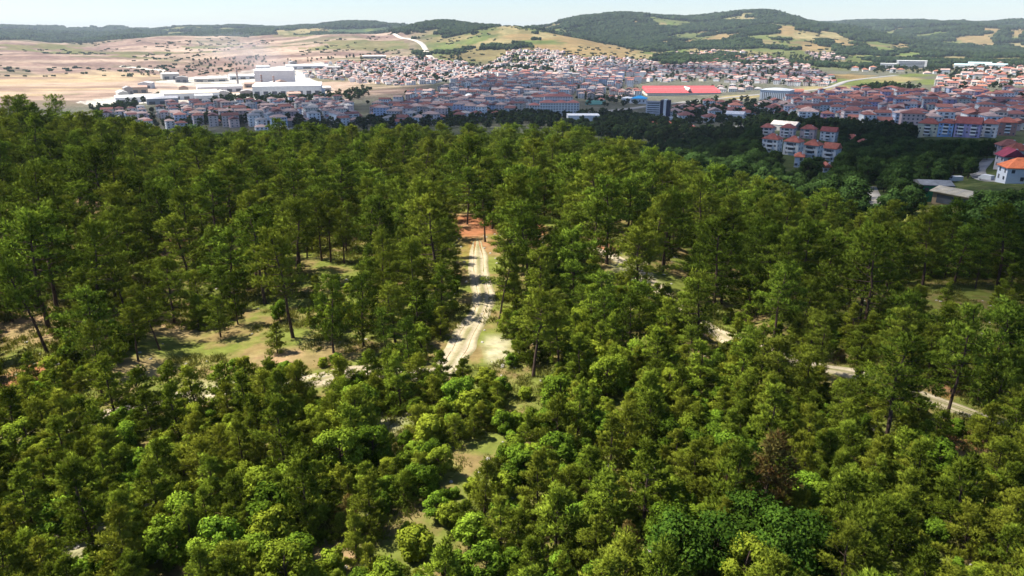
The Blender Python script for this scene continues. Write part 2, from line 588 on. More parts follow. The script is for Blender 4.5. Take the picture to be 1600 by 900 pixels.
ang = np.radians(np.concatenate([np.arange(-45, 45, 0.14), np.arange(45, 315, 3.0)]))
rad = [2.0]
while rad[-1] < 16000:
    r_ = rad[-1]
    rad.append(r_ + (2.0 if r_ < 150 else 4.0 if r_ < 280 else max(5.0, 0.013 * r_) if r_ < 9000 else 400))
rad = np.array(rad)
AA, RR = np.meshgrid(ang, rad)
GX, GY = RR * np.sin(AA), RR * np.cos(AA)
GZ = height(GX, GY)
NR, NA = GX.shape
GPX, GPY, _ = project(GX, GY, GZ)
front = GY > 5


def field_patch(px, py, rx, ry):
    """a patch of ground seen at px, py: centre, half width across and half depth in metres"""
    c = at(px, py)
    d = math.hypot(c.x, c.y)
    a, b = at(px, py + ry), at(px, py - ry)
    dep = max(min((b - a).length / 2, 500), 0.015 * d)
    k = .72 if d > 3800 else 1.0
    return c.x, c.y, rx * d / F * k, dep * k


def patch_mask(p, x, y, soft=0.25, seed=0):
    cx, cy, rx, ry = p
    d = math.hypot(cx, cy)
    ux, uy = cx / d, cy / d
    l = (x - cx) * ux + (y - cy) * uy
    w = (x - cx) * uy - (y - cy) * ux
    q = np.sqrt((l / ry) ** 2 + (w / rx) ** 2) + (0.85 if d < 400 else 0.62) * (fbm(x, y, max(rx * .8, 1.5), 4, seed + 5) - 0.5) * 2
    return np.clip((1 - q) / soft + 0.5, 0, 1)


cov = np.empty(GX.shape + (3,), np.float32)
cov2 = np.empty_like(cov)


def setc(mask, c1, c2):
    m_ = mask[..., None].astype(np.float32)
    cov[:] = cov * (1 - m_) + np.array(c1, np.float32) * m_
    cov2[:] = cov2 * (1 - m_) + np.array(c2, np.float32) * m_


def sm(x, a, b):
    return np.clip((x - a) / (b - a), 0, 1)


AZD = np.degrees(AA)
AZPX = np.where(np.abs(AZD) < 80, 800 + F * 1.04 * np.tan(np.clip(AA, -1.3, 1.3)), 800 + 6000 * np.sign(180 - AZD))   # bearing as a column of the photograph
cov[:] = (0.125, 0.142, 0.030)
cov2[:] = (0.185, 0.135, 0.056)
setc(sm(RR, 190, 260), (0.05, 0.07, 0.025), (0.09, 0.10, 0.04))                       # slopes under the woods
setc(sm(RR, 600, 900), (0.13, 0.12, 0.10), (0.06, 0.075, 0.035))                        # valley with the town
hillside = sm(RR, 2350, 2700)
setc(hillside * sm(AZPX, 600, 700), (0.085, 0.10, 0.034), (0.145, 0.125, 0.055))           # grassy hills
pit = sm(RR + 250 * (fbm(GX, GY, 500, 3, 9) - .5), 1450, 1750) * (1 - sm(AZPX + 60 * (fbm(GX, GY, 300, 3, 8) - .5), 600, 680)) * (1 - sm(RR, 4900, 5300))
setc(pit, (0.23, 0.155, 0.125), (0.165, 0.115, 0.095))                                     # opencast workings
band = (np.sin(GZ * 0.55 + 6 * fbm(GX, GY, 400, 3, 4)) > 0.35) * 1.0
setc(pit * band * 0.5, (0.31, 0.225, 0.16), (0.21, 0.15, 0.115))
setc(pit * sm(fbm(GX, GY, 150, 4, 37), 0.52, 0.58) * 0.7, (0.30, 0.21, 0.16), (0.34, 0.25, 0.185))
setc(pit * sm(fbm(GX, GY, 210, 4, 33), 0.56, 0.62) * 0.8, (0.15, 0.10, 0.085), (0.19, 0.13, 0.11))
setc(pit * sm(fbm(GX, GY, 260, 4, 31), 0.54, 0.60) * 0.8, (0.10, 0.105, 0.055), (0.15, 0.125, 0.08))
for i, (px, py, rx, ry) in enumerate([(60, 125, 110, 7), (200, 118, 60, 5), (100, 138, 90, 4), (30, 146, 50, 4)]):
    setc(patch_mask(field_patch(px, py, rx, ry), GX, GY, 0.5, i) * pit, (0.37, 0.28, 0.17), (0.30, 0.22, 0.13))
yard = wpoly([(118, 160), (200, 148), (235, 128), (300, 120), (400, 108), (500, 96), (545, 104), (480, 120), (525, 140), (500, 155), (400, 158), (300, 164), (150, 166)])
yard_mask = in_poly(GX, GY, yard)
setc(yard_mask * (0.55 + 0.45 * (fbm(GX, GY, 60, 3, 2) > 0.45)), (0.50, 0.47, 0.42), (0.28, 0.255, 0.22))   # white dust of the works yard
setc(sm(RR, 5000, 5500) * (1 - sm(AZPX, 600, 700)), (0.05, 0.075, 0.035), (0.07, 0.09, 0.04))
wooded = sm(RR, 3300, 3700) * sm(AZPX, 850, 950)
setc(wooded, (0.035, 0.055, 0.022), (0.05, 0.07, 0.03))
streak = fbm(AA * RR * 0.22, RR, 150, 5, 71)
setc(pit * sm(streak, .53, .57) * .75, (0.16, 0.105, 0.09), (0.20, 0.135, 0.11))
setc(pit * sm(fbm(AA * RR * 0.2, RR, 110, 5, 74), .56, .6) * .8, (0.36, 0.27, 0.20), (0.30, 0.22, 0.165))
wood_mask = np.clip(sm(RR, 5000, 5500) * (1 - sm(AZPX, 600, 700)) * (fbm(GX, GY, 700, 3, 6) > 0.33) + sm(RR, 3300, 3700) * sm(AZPX, 850, 950) * (1 - sm(AZPX, 1230, 1320) * (fbm(GX, GY, 420, 4, 19) > 0.56))
                    + sm(RR, 2500, 2800) * sm(AZPX, 630, 700) * (1 - sm(AZPX, 950, 1000)) * (fbm(GX, GY, 230, 5, 13) > 0.50)
                    + sm(RR, 3900, 4300) * sm(AZPX, 600, 640) * (1 - sm(AZPX, 740, 790))
                    + sm(RR, 2500, 2700) * sm(AZPX, 1000, 1050) * (fbm(GX, GY, 240, 4, 23) > 0.5), 0, 1)
setc(sm(wood_mask, 0.3, 0.7) * hillside, (0.035, 0.055, 0.022), (0.05, 0.07, 0.03))
TAN, STRAW, GREEN = ((0.22, 0.155, 0.072), (0.17, 0.13, 0.062)), ((0.25, 0.20, 0.10), (0.18, 0.16, 0.075)), ((0.095, 0.125, 0.036), (0.135, 0.14, 0.05))
open_wood = (fbm(GX, GY, 300, 5, 97) > .635) * sm(RR, 2900, 3300)
setc(open_wood * .85, (0.15, 0.135, 0.06), (0.11, 0.125, 0.045))
wood_mask = wood_mask * (1 - open_wood * .9)
pu = (GX * .82 + GY * .57 + 110 * (fbm(GX, GY, 330, 3, 101) - .5) * 2) / 170
pv_ = (-GX * .57 + GY * .82 + 110 * (fbm(GX, GY, 330, 3, 102) - .5) * 2) / 210
cell = _hash(np.floor(pu).astype(np.int64) + 500, np.floor(pv_).astype(np.int64) + 500, 9)
parcel_zone = np.clip(hillside * sm(AZPX, 630, 700), 0, 1) * (wood_mask < .3)
for k, (c1, c2) in enumerate([((.085, .105, .034), (.11, .12, .045)), ((.17, .14, .065), (.14, .125, .055)), ((.11, .135, .04), (.09, .11, .036)), ((.21, .165, .08), (.17, .14, .07)), ((.06, .085, .03), (.08, .10, .035)), ((.15, .115, .06), (.19, .145, .075))]):
    setc(parcel_zone * ((cell * 6).astype(int) == k) * .8, c1, c2)
edge = np.minimum(np.minimum(pu % 1, 1 - pu % 1) * 170, np.minimum(pv_ % 1, 1 - pv_ % 1) * 210)
hedge = parcel_zone * (edge < 9) * (fbm(GX, GY, 200, 3, 104) > .42)
FIELDS = [(905, 68, 62, 10, TAN), (960, 76, 35, 8, TAN), (850, 66, 30, 4, GREEN), (1128, 57, 30, 9, TAN), (992, 34, 17, 5, TAN), (1042, 66, 16, 4, STRAW), (1075, 63, 8, 7, TAN), (1055, 38, 22, 4, GREEN),
          (1165, 30, 32, 6, STRAW), (1100, 84, 26, 5, STRAW), (1060, 80, 14, 5, GREEN), (1228, 46, 24, 9, TAN), (1206, 38, 12, 5, STRAW), (1265, 72, 20, 8, TAN), (1296, 52, 20, 6, STRAW), (1258, 58, 20, 5, STRAW),
          (1320, 67, 16, 5, TAN), (1352, 90, 18, 4, GREEN), (1520, 62, 34, 11, TAN), (1450, 54, 34, 5, GREEN), (1408, 71, 18, 5, TAN), (1550, 45, 26, 5, TAN), (1590, 47, 20, 5, TAN), (1385, 55, 18, 5, GREEN),
          (1480, 66, 20, 5, GREEN), (1595, 75, 14, 5, STRAW), (1380, 77, 20, 4, GREEN), (1420, 86, 22, 4, GREEN), (1585, 62, 22, 4, GREEN), (480, 45, 36, 4, STRAW), (440, 48, 16, 3, STRAW), (577, 47, 10, 2, GREEN),
          (500, 49, 20, 2, TAN), (795, 44, 14, 4, STRAW), (826, 42, 12, 5, STRAW), (770, 66, 28, 5, STRAW), (742, 64, 20, 5, GREEN), (815, 57, 26, 4, TAN), (700, 75, 20, 5, GREEN), (850, 55, 20, 3, STRAW), (1010, 88, 22, 3, STRAW),
          (1350, 128, 55, 7, GREEN), (1400, 123, 30, 5, STRAW), (1290, 138, 40, 3, STRAW), (1330, 120, 25, 4, TAN), (1470, 128, 30, 5, GREEN), (1430, 118, 24, 3, GREEN), (1590, 112, 20, 4, STRAW), (1560, 145, 22, 5, GREEN), (1180, 150, 20, 2, STRAW), (1150, 152, 30, 3, STRAW)]
for i, (px, py, rx, ry, cc) in enumerate(FIELDS):
    mk = patch_mask(field_patch(px, py, rx, ry), GX, GY, 0.3, i * 3)
    setc(mk, *cc)
    wood_mask = wood_mask * (1 - mk)
# patches of red earth and of pale scuffed ground on the plateau
RED, PALE, SOIL = ((0.27, 0.115, 0.055), (0.25, 0.15, 0.08)), ((0.36, 0.32, 0.20), (0.24, 0.23, 0.10)), ((0.29, 0.19, 0.10), (0.23, 0.18, 0.08))
near_patches = [(745, 354, 46, 26, RED), (752, 345, 26, 14, RED), (835, 362, 18, 12, RED), (818, 380, 18, 8, RED), (945, 386, 20, 12, RED), (1100, 520, 26, 8, SOIL), (775, 545, 26, 20, PALE), (60, 500, 80, 40, SOIL), (30, 590, 40, 20, RED), (215, 575, 60, 16, SOIL),
                (290, 510, 40, 14, SOIL), (440, 560, 60, 16, SOIL), (1500, 690, 50, 18, RED), (1480, 612, 30, 9, RED), (1310, 560, 16, 9, SOIL), (110, 840, 60, 30, PALE), (620, 800, 40, 16, SOIL), (270, 385, 40, 14, RED), (150, 320, 40, 10, SOIL), (695, 240, 16, 5, PALE), (520, 870, 40, 26, SOIL), (300, 890, 50, 20, SOIL), (990, 425, 30, 16, PALE), (600, 655, 40, 14, PALE), (330, 610, 30, 9, PALE)]
for i, (px, py, rx, ry, cc) in enumerate(near_patches):
    setc(patch_mask(field_patch(px, py, rx, ry), GX, GY, 0.7, 50 + i), *cc)


def ring_faces(r0, r1):
    i, j = np.meshgrid(np.arange(r0, r1), np.arange(NA), indexing='ij')
    j2 = (j + 1) % NA
    return np.stack([i * NA + j, (i + 1) * NA + j, (i + 1) * NA + j2, i * NA + j2], -1).reshape(-1, 4)[:, ::-1]


def sheet(name, r0, r1, mat):
    f = ring_faces(r0, r1) - r0 * NA
    s = slice(r0, r1 + 1)
    v = np.stack([GX[s], GY[s], GZ[s]], -1).reshape(-1, 3)
    c1, c2 = cov[s].reshape(-1, 3), cov2[s].reshape(-1, 3)
    if r0 == 0:
        v = np.vstack([v, [[0, 0, hz(0, 0.01)]]])
        c1, c2 = np.vstack([c1, c1[:1]]), np.vstack([c2, c2[:1]])
        n = len(v) - 1
        f = np.vstack([f, [[n, (k + 1) % NA, k, k] for k in range(0)]]) if False else f
        cap = [(n, (k + 1) % NA, k) for k in range(NA)]
        me = mesh_np(name, v, np.array(f), [mat], color={'cover': c1, 'cover_mixed': c2}, smooth=True)
        cm = mesh_np(name + '_middle', v[list(range(NA)) + [n]], [(NA, (k + 1) % NA, k) for k in range(NA)], [mat], color={'cover': c1[list(range(NA)) + [n]], 'cover_mixed': c2[list(range(NA)) + [n]]})
        return me, cm
    return mesh_np(name, v, f, [mat], color={'cover': c1, 'cover_mixed': c2}, smooth=True), None


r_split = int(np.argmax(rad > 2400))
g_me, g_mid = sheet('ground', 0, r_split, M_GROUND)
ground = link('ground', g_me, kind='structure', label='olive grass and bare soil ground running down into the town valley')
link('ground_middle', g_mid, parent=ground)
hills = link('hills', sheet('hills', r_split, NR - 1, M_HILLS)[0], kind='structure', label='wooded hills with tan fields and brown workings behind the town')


# ------------------------------------------------------------------ tracks and roads, draped on the ground
def track_mat(name, c1, c2, scale=0.8, streak=True):
    m, nt, out = new_mat(name)
    n1 = noise(nt, scale, 7, 0.65, 'World')
    n2 = noise(nt, scale * 6, 5, 0.6, 'World')
    c = mixc(nt, ramp(nt, n1, (0.38, 0.62)), c1, c2)
    if streak:
        t = nd(nt, 'ShaderNodeAttribute', attribute_name='tint').outputs['Fac']
        c = mixc(nt, t, c, (0.19, 0.175, 0.075))
    v = nd(nt, 'ShaderNodeVectorMath', operation='SCALE')
    nt.links.new(c, v.inputs[0])
    nt.links.new(ramp(nt, n2, (0.25, 0.75, 0.75, 1.2)), v.inputs['Scale'])
    d = nd(nt, 'ShaderNodeBsdfDiffuse')
    nt.links.new(v.outputs[0], d.inputs['Color'])
    bm = nd(nt, 'ShaderNodeBump')
    bm.inputs['Strength'].default_value = 0.5
    bm.inputs['Distance'].default_value = 0.05
    nt.links.new(n2, bm.inputs['Height'])
    nt.links.new(bm.outputs[0], d.inputs['Normal'])
    nt.links.new(d.outputs[0], out.inputs['Surface'])
    return m


M_TRACK = track_mat('track_dust', (0.47, 0.395, 0.275), (0.35, 0.285, 0.19))
M_ROAD = track_mat('road_surface', (0.30, 0.29, 0.27), (0.25, 0.24, 0.23), 0.05, False)
M_PALEROAD = track_mat('pale_road_surface', (0.55, 0.50, 0.42), (0.46, 0.42, 0.35), 0.05, False)
M_WATER = track_mat('channel_concrete', (0.34, 0.35, 0.31), (0.24, 0.27, 0.22), 0.05, False)


def smooth_line(pts, step):
    pts = [Vector(p[:2]) for p in pts]
    res = []
    for i in range(len(pts) - 1):
        p0, p1, p2, p3 = pts[max(i - 1, 0)], pts[i], pts[i + 1], pts[min(i + 2, len(pts) - 1)]
        n = max(2, int((p2 - p1).length / step))
        for k in range(n):
            t = k / n
            res.append(0.5 * ((2 * p1) + (p2 - p0) * t + (2 * p0 - 5 * p1 + 4 * p2 - p3) * t * t + (3 * p1 - p0 - 3 * p2 + p3) * t ** 3))
    res.append(pts[-1])
    return res


def strip(name, pts, width, mat, lift=0.04, step=0.5, label=None, rutted=False, rag=0.0):
    line = smooth_line(pts, step)
    prof = [(-1.15, -.12, 1), (-1, 0, .75), (-.72, .015, .15), (-.5, -.045, 0), (-.3, .0, .2), (-.1, .05, .75), (.1, .05, .7), (.3, .0, .2), (.5, -.045, 0), (.72, .015, .15), (1, 0, .75), (1.15, -.12, 1)] if rutted else [(-1.08, -lift * 3, 0), (-1, 0, 0), (0, 0.02, 0), (1, 0, 0), (1.08, -lift * 3, 0)]
    v, tint, f = [], [], []
    k = len(prof)
    s = 0.0
    for i, p in enumerate(line):
        t = (line[min(i + 1, len(line) - 1)] - line[max(i - 1, 0)]).normalized()
        n = Vector((t.y, -t.x))
        s += step
        wl = width / 2 * (1 + rag * (float(fbm(s, 3.0, 5.0, 3, 1)) - .5) * 2)
        wr = width / 2 * (1 + rag * (float(fbm(s, 93.0, 5.0, 3, 2)) - .5) * 2)
        fade = min(1.0, i * step / 9, (len(line) - 1 - i) * step / 9) if rutted else 1.0
        wl, wr = wl * (.3 + .7 * fade), wr * (.3 + .7 * fade)
        for c, dz, tt in prof:
            tt, dz = max(tt, 1 - fade), dz - .06 * (1 - fade)
            q = p + n * c * (wr if c > 0 else wl)
            v.append((q.x, q.y, hz(q.x, q.y) + lift + dz))
            tint.append(min(1, max(0, tt * (0.5 + float(vnoise(q.x, q.y, 2.0, 5))))))
        if i:
            for j in range(k - 1):
                a = (i - 1) * k + j
                f.append((a, a + 1, a + k + 1, a + k))
    me = mesh_np(name, v, np.array(f), [mat], tint=tint, smooth=True)
    return link(name, me, kind='structure', label=label)


TRACK_A = [at(*p) for p in [(746, 372), (747, 402), (749, 430), (754, 460), (748, 490), (731, 520), (712, 556), (690, 580), (640, 586), (556, 583), (498, 594), (410, 608), (320, 616), (220, 640), (100, 672), (-60, 700)]]
TRACK_B = [at(*p) for p in [(820, 366), (880, 378), (940, 394), (985, 416), (1004, 432), (1055, 474), (1122, 521), (1205, 552), (1306, 579), (1400, 606), (1478, 634), (1570, 665), (1680, 690)]]
strip('dirt_track', TRACK_A, 2.5, M_TRACK, label='pale rutted dirt track running up through the pines', rutted=True, rag=0.35)
strip('dirt_track', TRACK_B, 2.4, M_TRACK, label='pale dirt track half hidden among the pines on the right', rutted=True, rag=0.35)
roads = [
    ('road', [(880, 182), (930, 176), (1000, 168), (1100, 157), (1200, 147), (1290, 138), (1330, 126), (1400, 118)], 16, M_ROAD, 'grey main road curving through the valley past the office tower'),
    ('river_channel', [(880, 190), (940, 184), (1010, 177), (1100, 164), (1160, 156)], 18, M_WATER, 'pale concrete river channel beside the main road'),
    ('road', [(1545, 248), (1538, 256), (1529, 266), (1530, 274), (1545, 281), (1570, 284)], 5, M_ROAD, 'narrow grey lane among the dark trees beside the orange roofed house'),
    ('road', [(1361, 292), (1366, 305), (1370, 320), (1372, 340)], 3.6, M_PALEROAD, 'short pale lane dropping off the edge of the pine wood'),
    ('road', [(612, 52), (630, 60), (655, 66), (664, 76), (668, 84), (676, 92)], 22, M_PALEROAD, 'pale hill road winding down to the upper town'),
    ('road', [(190, 103), (228, 108), (268, 114)], 24, M_PALEROAD, 'pale haul road across the brown workings'),
    ('road', [(1120, 205), (1150, 200), (1180, 190), (1215, 178)], 9, M_ROAD, 'grey side road below the red roofed district'),
    ('road', [(430, 205), (500, 195), (600, 185), (700, 176), (780, 172), (880, 182)], 10, M_ROAD, 'grey town road behind the dark treetops'),
]
for nm, pts, wd, mt, lb in roads:
    strip(nm, [at(*p) for p in pts], wd, mt, lift=0.08 if wd < 6 else 0.7, step=2 if wd < 6 else 12, label=lb)

# ------------------------------------------------------------------ trees: a few models of each kind, copied
M_BARK = simple_mat('bark', (0.075, 0.048, 0.034), 0.95, 0.45, 3.0)
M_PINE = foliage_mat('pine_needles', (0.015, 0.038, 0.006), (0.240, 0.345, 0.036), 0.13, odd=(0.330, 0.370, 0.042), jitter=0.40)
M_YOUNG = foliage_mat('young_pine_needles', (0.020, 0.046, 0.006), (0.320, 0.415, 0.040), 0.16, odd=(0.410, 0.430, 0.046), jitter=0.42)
M_DEAD = foliage_mat('dry_needles', (0.15, 0.066, 0.025), (0.28, 0.26, 0.07), 0.2, jitter=0.1)
M_LEAF = foliage_mat('broad_leaves', (0.020, 0.048, 0.006), (0.250, 0.385, 0.032), 0.20, odd=(0.38, 0.42, 0.038), jitter=0.40)
M_DARKLEAF = foliage_mat('dark_leaves', (0.020, 0.046, 0.012), (0.075, 0.125, 0.032), 0.2, jitter=0.35)
M_HILLWOOD = foliage_mat('hill_wood_leaves', (0.010, 0.022, 0.012), (0.046, 0.064, 0.024), 0.1, jitter=0.45, spray=False)
M_FARLEAF = foliage_mat('far_leaves', (0.020, 0.036, 0.012), (0.050, 0.080, 0.026), 0.2, jitter=0.35)


def unit(v):
    return v / np.maximum(np.linalg.norm(v, axis=-1, keepdims=True), 1e-9)


def needle_puffs(g, puffs, tufts, needles, ln, wd, flat=0.5, shoot=0.4):
    """tufts of needles over flattened pads; returns triangle vertices and tints"""
    P = np.array([p[:3] for p in puffs])
    Rr = np.array([p[3] for p in puffs])
    n = len(P)
    z = g.uniform(-0.45, 1, (n, tufts))
    a = g.uniform(0, 2 * np.pi, (n, tufts))
    s = np.sqrt(1 - z * z)
    U = np.stack([s * np.cos(a), s * np.sin(a), z], -1)
    rr = Rr[:, None, None] * g.uniform(0.45, 1.0, (n, tufts, 1)) ** 0.6
    B = unit(np.array([p[4:7] for p in puffs]))
    pos = P[:, None] + U * rr * np.array([.78, .78, flat]) + B[:, None] * Rr[:, None, None] * g.uniform(-.9, .75, (n, tufts, 1))
    D = unit(U * np.array([1, 1, .7]) + B[:, None] * .55 + np.array([0, 0, shoot]))
    D = unit(D[:, :, None] + g.normal(0, 0.34, (n, tufts, needles, 3)))
    L = ln * g.uniform(0.6, 1.45, (n, tufts, needles, 1))
    S = unit(np.cross(D, g.normal(0, 1, (n, tufts, needles, 3)))) * wd * g.uniform(.6, 1.2, (n, tufts, needles, 1))
    base = np.broadcast_to(pos[:, :, None], D.shape)
    V = np.stack([base - S, base + S, base + D * L], -2)          # n,t,k,3,3
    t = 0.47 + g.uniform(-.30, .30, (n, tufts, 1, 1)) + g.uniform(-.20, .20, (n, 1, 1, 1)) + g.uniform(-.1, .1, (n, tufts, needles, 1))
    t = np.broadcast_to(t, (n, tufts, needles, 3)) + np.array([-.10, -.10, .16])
    O = unit(U * .6 + unit(P * np.array([1, 1, .0]))[:, None] * .45 + np.array([0, 0, .2]))
    O = np.broadcast_to(O[:, :, None, None], V.shape)
    return V.reshape(-1, 3), np.clip(t, 0, 1).reshape(-1), O.reshape(-1, 3)


def leaf_puffs(g, puffs, leaves, size, flat=0.8):
    P = np.array([p[:3] for p in puffs])
    Rr = np.array([p[3] for p in puffs])
    n = len(P)
    z = g.uniform(-0.7, 1, (n, leaves))
    a = g.uniform(0, 2 * np.pi, (n, leaves))
    s = np.sqrt(1 - z * z)
    U = np.stack([s * np.cos(a), s * np.sin(a), z], -1)
    pos = P[:, None] + U * Rr[:, None, None] * g.uniform(0.5, 1.08, (n, leaves, 1)) * np.array([1, 1, flat])
    N = unit(U + g.normal(0, .55, U.shape) + np.array([0, 0, .35]))
    A = unit(np.cross(N, g.normal(0, 1, N.shape)))
    B = np.cross(N, A)
    sz = size * g.uniform(.6, 1.35, (n, leaves, 1))
    V = np.stack([pos - A * sz, pos - B * sz * .55, pos + A * sz, pos + B * sz * .55], -2)
    t = 0.40 + g.uniform(-.30, .32, (n, leaves, 1)) + g.uniform(-.15, .15, (n, 1, 1))
    O = unit(U * .75 + unit(P * np.array([1, 1, .0]))[:, None] * .4 + np.array([0, 0, .15]))
    O = np.broadcast_to(O[:, :, None], V.shape)
    return V.reshape(-1, 3), np.clip(np.broadcast_to(t, (n, leaves, 4)), 0, 1).reshape(-1), O.reshape(-1, 3)


def make_pine(seed, h, cb, rad_, style='tall', tufts=24, needles=9, ln=0.30, wd=0.035):
    """trunk with limbs, crown of needle pads"""
    g = np.random.default_rng(seed)
    tr = MB()
    nz = 9
    bend = g.normal(0, 0.028 * h, (nz, 2)).cumsum(0) * np.linspace(0, 1, nz)[:, None] * (.55 if style == 'tall' else .3)
    lean = g.normal(0, .05, 2) * h
    zs = np.linspace(0, h * 0.97, nz)
    path = np.stack([bend[:, 0] + lean[0] * (zs / h) ** 1.3, bend[:, 1] + lean[1] * (zs / h) ** 1.3, zs], 1)
    path[0] = (0, 0, -0.3)
    r0 = 0.016 * h + 0.03
    tr.tube(path.tolist(), [r0 * (1.25 if i == 0 else 1) * (1 - i / nz * .93) for i in range(nz)], 8)

    def on_trunk(z):
        return np.array([np.interp(z, zs, path[:, 0]), np.interp(z, zs, path[:, 1]), z])
    puffs = []
    nb = 27 if style == 'tall' else 26
    lop = g.uniform(0, 2 * np.pi)
    for i in range(nb):
        t = (i + g.uniform(0, .8)) / nb
        z = h * (cb + (0.97 - cb) * t)
        a = i * 2.4 + g.uniform(-.5, .5)
        if style == 'tall':
            L = rad_ * (1 - t) ** .48 * min(1, .62 + 1.6 * t) * g.uniform(.45, 1.22) * (1 + .25 * math.cos(a - lop))
        else:
            L = rad_ * (1 - t) ** .75 * min(1, .75 + 2 * t) * g.uniform(.62, 1.12) * (1 + .15 * math.cos(a - lop))
        p0 = on_trunk(z - .04 * h * (1 - t))
        rise = g.uniform(-.02, .22) + .35 * t
        p1 = p0 + np.array([math.cos(a) * L, math.sin(a) * L, L * rise])
        mid = (p0 + p1) / 2 + np.array([0, 0, -.06 * L])
        if L > .5:
            tr.tube([p0, mid, p1], [r0 * .30 * (1 - .5 * t), r0 * .2 * (1 - .5 * t), .012], 5, False)
        pr = rad_ * g.uniform(.20, .36) * (1 - .38 * t)
        bd = (p1 - p0) / max(L, .01)
        puffs.append((*p1, pr, *bd))
        if L > rad_ * .45:
            q = p0 + (p1 - p0) * g.uniform(.5, .72) + g.normal(0, .12 * rad_, 3) * np.array([1, 1, .4])
            puffs.append((*q, pr * g.uniform(.75, 1.05), *bd))
        if L > rad_ * .7:
            q = p1 + g.normal(0, .2 * rad_, 3) * np.array([1, 1, .45])
            puffs.append((*q, pr * g.uniform(.6, .95), *(bd + g.normal(0, .4, 3))))
    top = on_trunk(h * .95)
    for i in range(4):
        puffs.append((*(top + g.normal(0, .12 * rad_, 3) * np.array([1, 1, .6]) + np.array([0, 0, -i * .03 * h])), rad_ * g.uniform(.16, .24), *g.normal(0, .3, 2), 1.0))
    if style == 'tall':        # dead snags below the crown
        for i in range(5):
            z = h * g.uniform(cb * .45, cb)
            a = g.uniform(0, 6.28)
            L = g.uniform(.3, 1.1)
            p0 = on_trunk(z)
            tr.tube([p0, p0 + np.array([math.cos(a) * L, math.sin(a) * L, g.uniform(-.3, .1) * L])], [.03, .008], 4, False)
    V, t, O = needle_puffs(g, puffs, tufts, needles, ln, wd)
    return tr, V, t, O


def make_broadleaf(seed, h, cb, rad_, nb=26, leaves=130, size=0.16):
    g = np.random.default_rng(seed)
    tr = MB()
    r0 = 0.018 * h + .03
    zs = np.linspace(0, h * .8, 6)
    path = np.stack([g.normal(0, .02 * h, 6).cumsum(), g.normal(0, .02 * h, 6).cumsum(), zs], 1)
    path[0] = (0, 0, -.3)
    tr.tube(path.tolist(), [r0 * (1 - i / 6 * .85) for i in range(6)], 7)
    puffs = []
    cz = h * (cb + 1) / 2
    hh = h * (1 - cb) / 2
    for i in range(nb):
        z = g.uniform(-.85, .95)
        a = i * 2.4 + g.uniform(-.6, .6)
        s = math.sqrt(1 - z * z) * g.uniform(.5, 1.0)
        p = np.array([path[3, 0] + math.cos(a) * s * rad_ * .8, path[3, 1] + math.sin(a) * s * rad_ * .8, cz + z * hh * .8])
        puffs.append((*p, rad_ * g.uniform(.24, .42)))
        b = np.array([np.interp(p[2] * .75, zs, path[:, 0]), np.interp(p[2] * .75, zs, path[:, 1]), p[2] * .72])
        tr.tube([b, (b + p) / 2 + np.array([0, 0, .03 * h]), p], [r0 * .35, r0 * .22, .01], 4, False)
    V, t, O = leaf_puffs(g, puffs, leaves, size)
    return tr, V, t, O


def tri_faces(n, k):
    return np.arange(n).reshape(-1, k)


def tree_model(name, parts, k, leaf_mat):
    """the meshes of one model: trunk, crown; and both joined for the mass of the wood"""
    tr, V, t, O = parts
    trunk = tr.mesh(name + '_trunk', M_BARK, smooth=True)
    crown = mesh_np(name + '_crown', V, tri_faces(len(V), k), [leaf_mat], tint=t, outward=O)
    return dict(trunk=trunk, crown=crown, parts=parts, k=k, mat=leaf_mat, ext=(float(np.percentile(np.hypot(V[:, 0], V[:, 1]), 92)), float(V[:, 2].min()), float(V[:, 2].max())))


def joined(name, model):
    tr, V, t, O = model['parts']
    n = len(tr.v)
    f = [q for q in tr.f] + [tuple(n + i for i in q) for q in tri_faces(len(V), model['k']).tolist()]
    return mesh_np(name, np.vstack([np.array(tr.v), V]), f, [M_BARK, model['mat']], mat_idx=[0] * len(tr.f) + [1] * (len(V) // model['k']), tint=np.concatenate([np.zeros(n), t]), outward=np.vstack([np.zeros((n, 3)), O]))


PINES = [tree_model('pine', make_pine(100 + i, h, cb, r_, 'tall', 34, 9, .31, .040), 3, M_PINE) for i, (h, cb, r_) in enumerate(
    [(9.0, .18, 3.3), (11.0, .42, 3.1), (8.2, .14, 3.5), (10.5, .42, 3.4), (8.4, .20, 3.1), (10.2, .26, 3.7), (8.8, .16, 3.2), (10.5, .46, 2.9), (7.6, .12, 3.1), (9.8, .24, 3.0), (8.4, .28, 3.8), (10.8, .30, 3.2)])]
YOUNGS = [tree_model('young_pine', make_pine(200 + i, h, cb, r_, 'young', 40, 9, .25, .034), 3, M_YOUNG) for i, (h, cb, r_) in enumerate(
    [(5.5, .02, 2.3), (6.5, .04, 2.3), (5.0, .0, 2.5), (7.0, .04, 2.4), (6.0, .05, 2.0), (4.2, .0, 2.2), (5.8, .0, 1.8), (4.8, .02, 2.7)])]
DRY = tree_model('dry_pine', make_pine(260, 4.6, .03, 2.3, 'young', 26, 9, .26, .04), 3, M_DEAD)
BUSHES = [tree_model('bush', make_broadleaf(300 + i, h, .02, r_, 26, 190, .115), 4, M_LEAF) for i, (h, r_) in enumerate([(2.6, 1.5), (3.4, 1.7), (2.0, 1.3), (4.2, 1.9)])]
BUSHES.append(tree_model('glossy_bush', make_broadleaf(310, 4.4, .02, 2.5, 40, 190, .12), 4, foliage_mat('glossy_leaves', (0.018, 0.048, 0.007), (0.110, 0.190, 0.020), 0.15, jitter=0.15)))
BROADS = [tree_model('broadleaf', make_broadleaf(340 + i, h, .16, r_, 34, 110, .30), 4, M_DARKLEAF) for i, (h, r_) in enumerate([(9, 3.8), (11, 4.2), (8, 3.4), (10, 3.2)])]
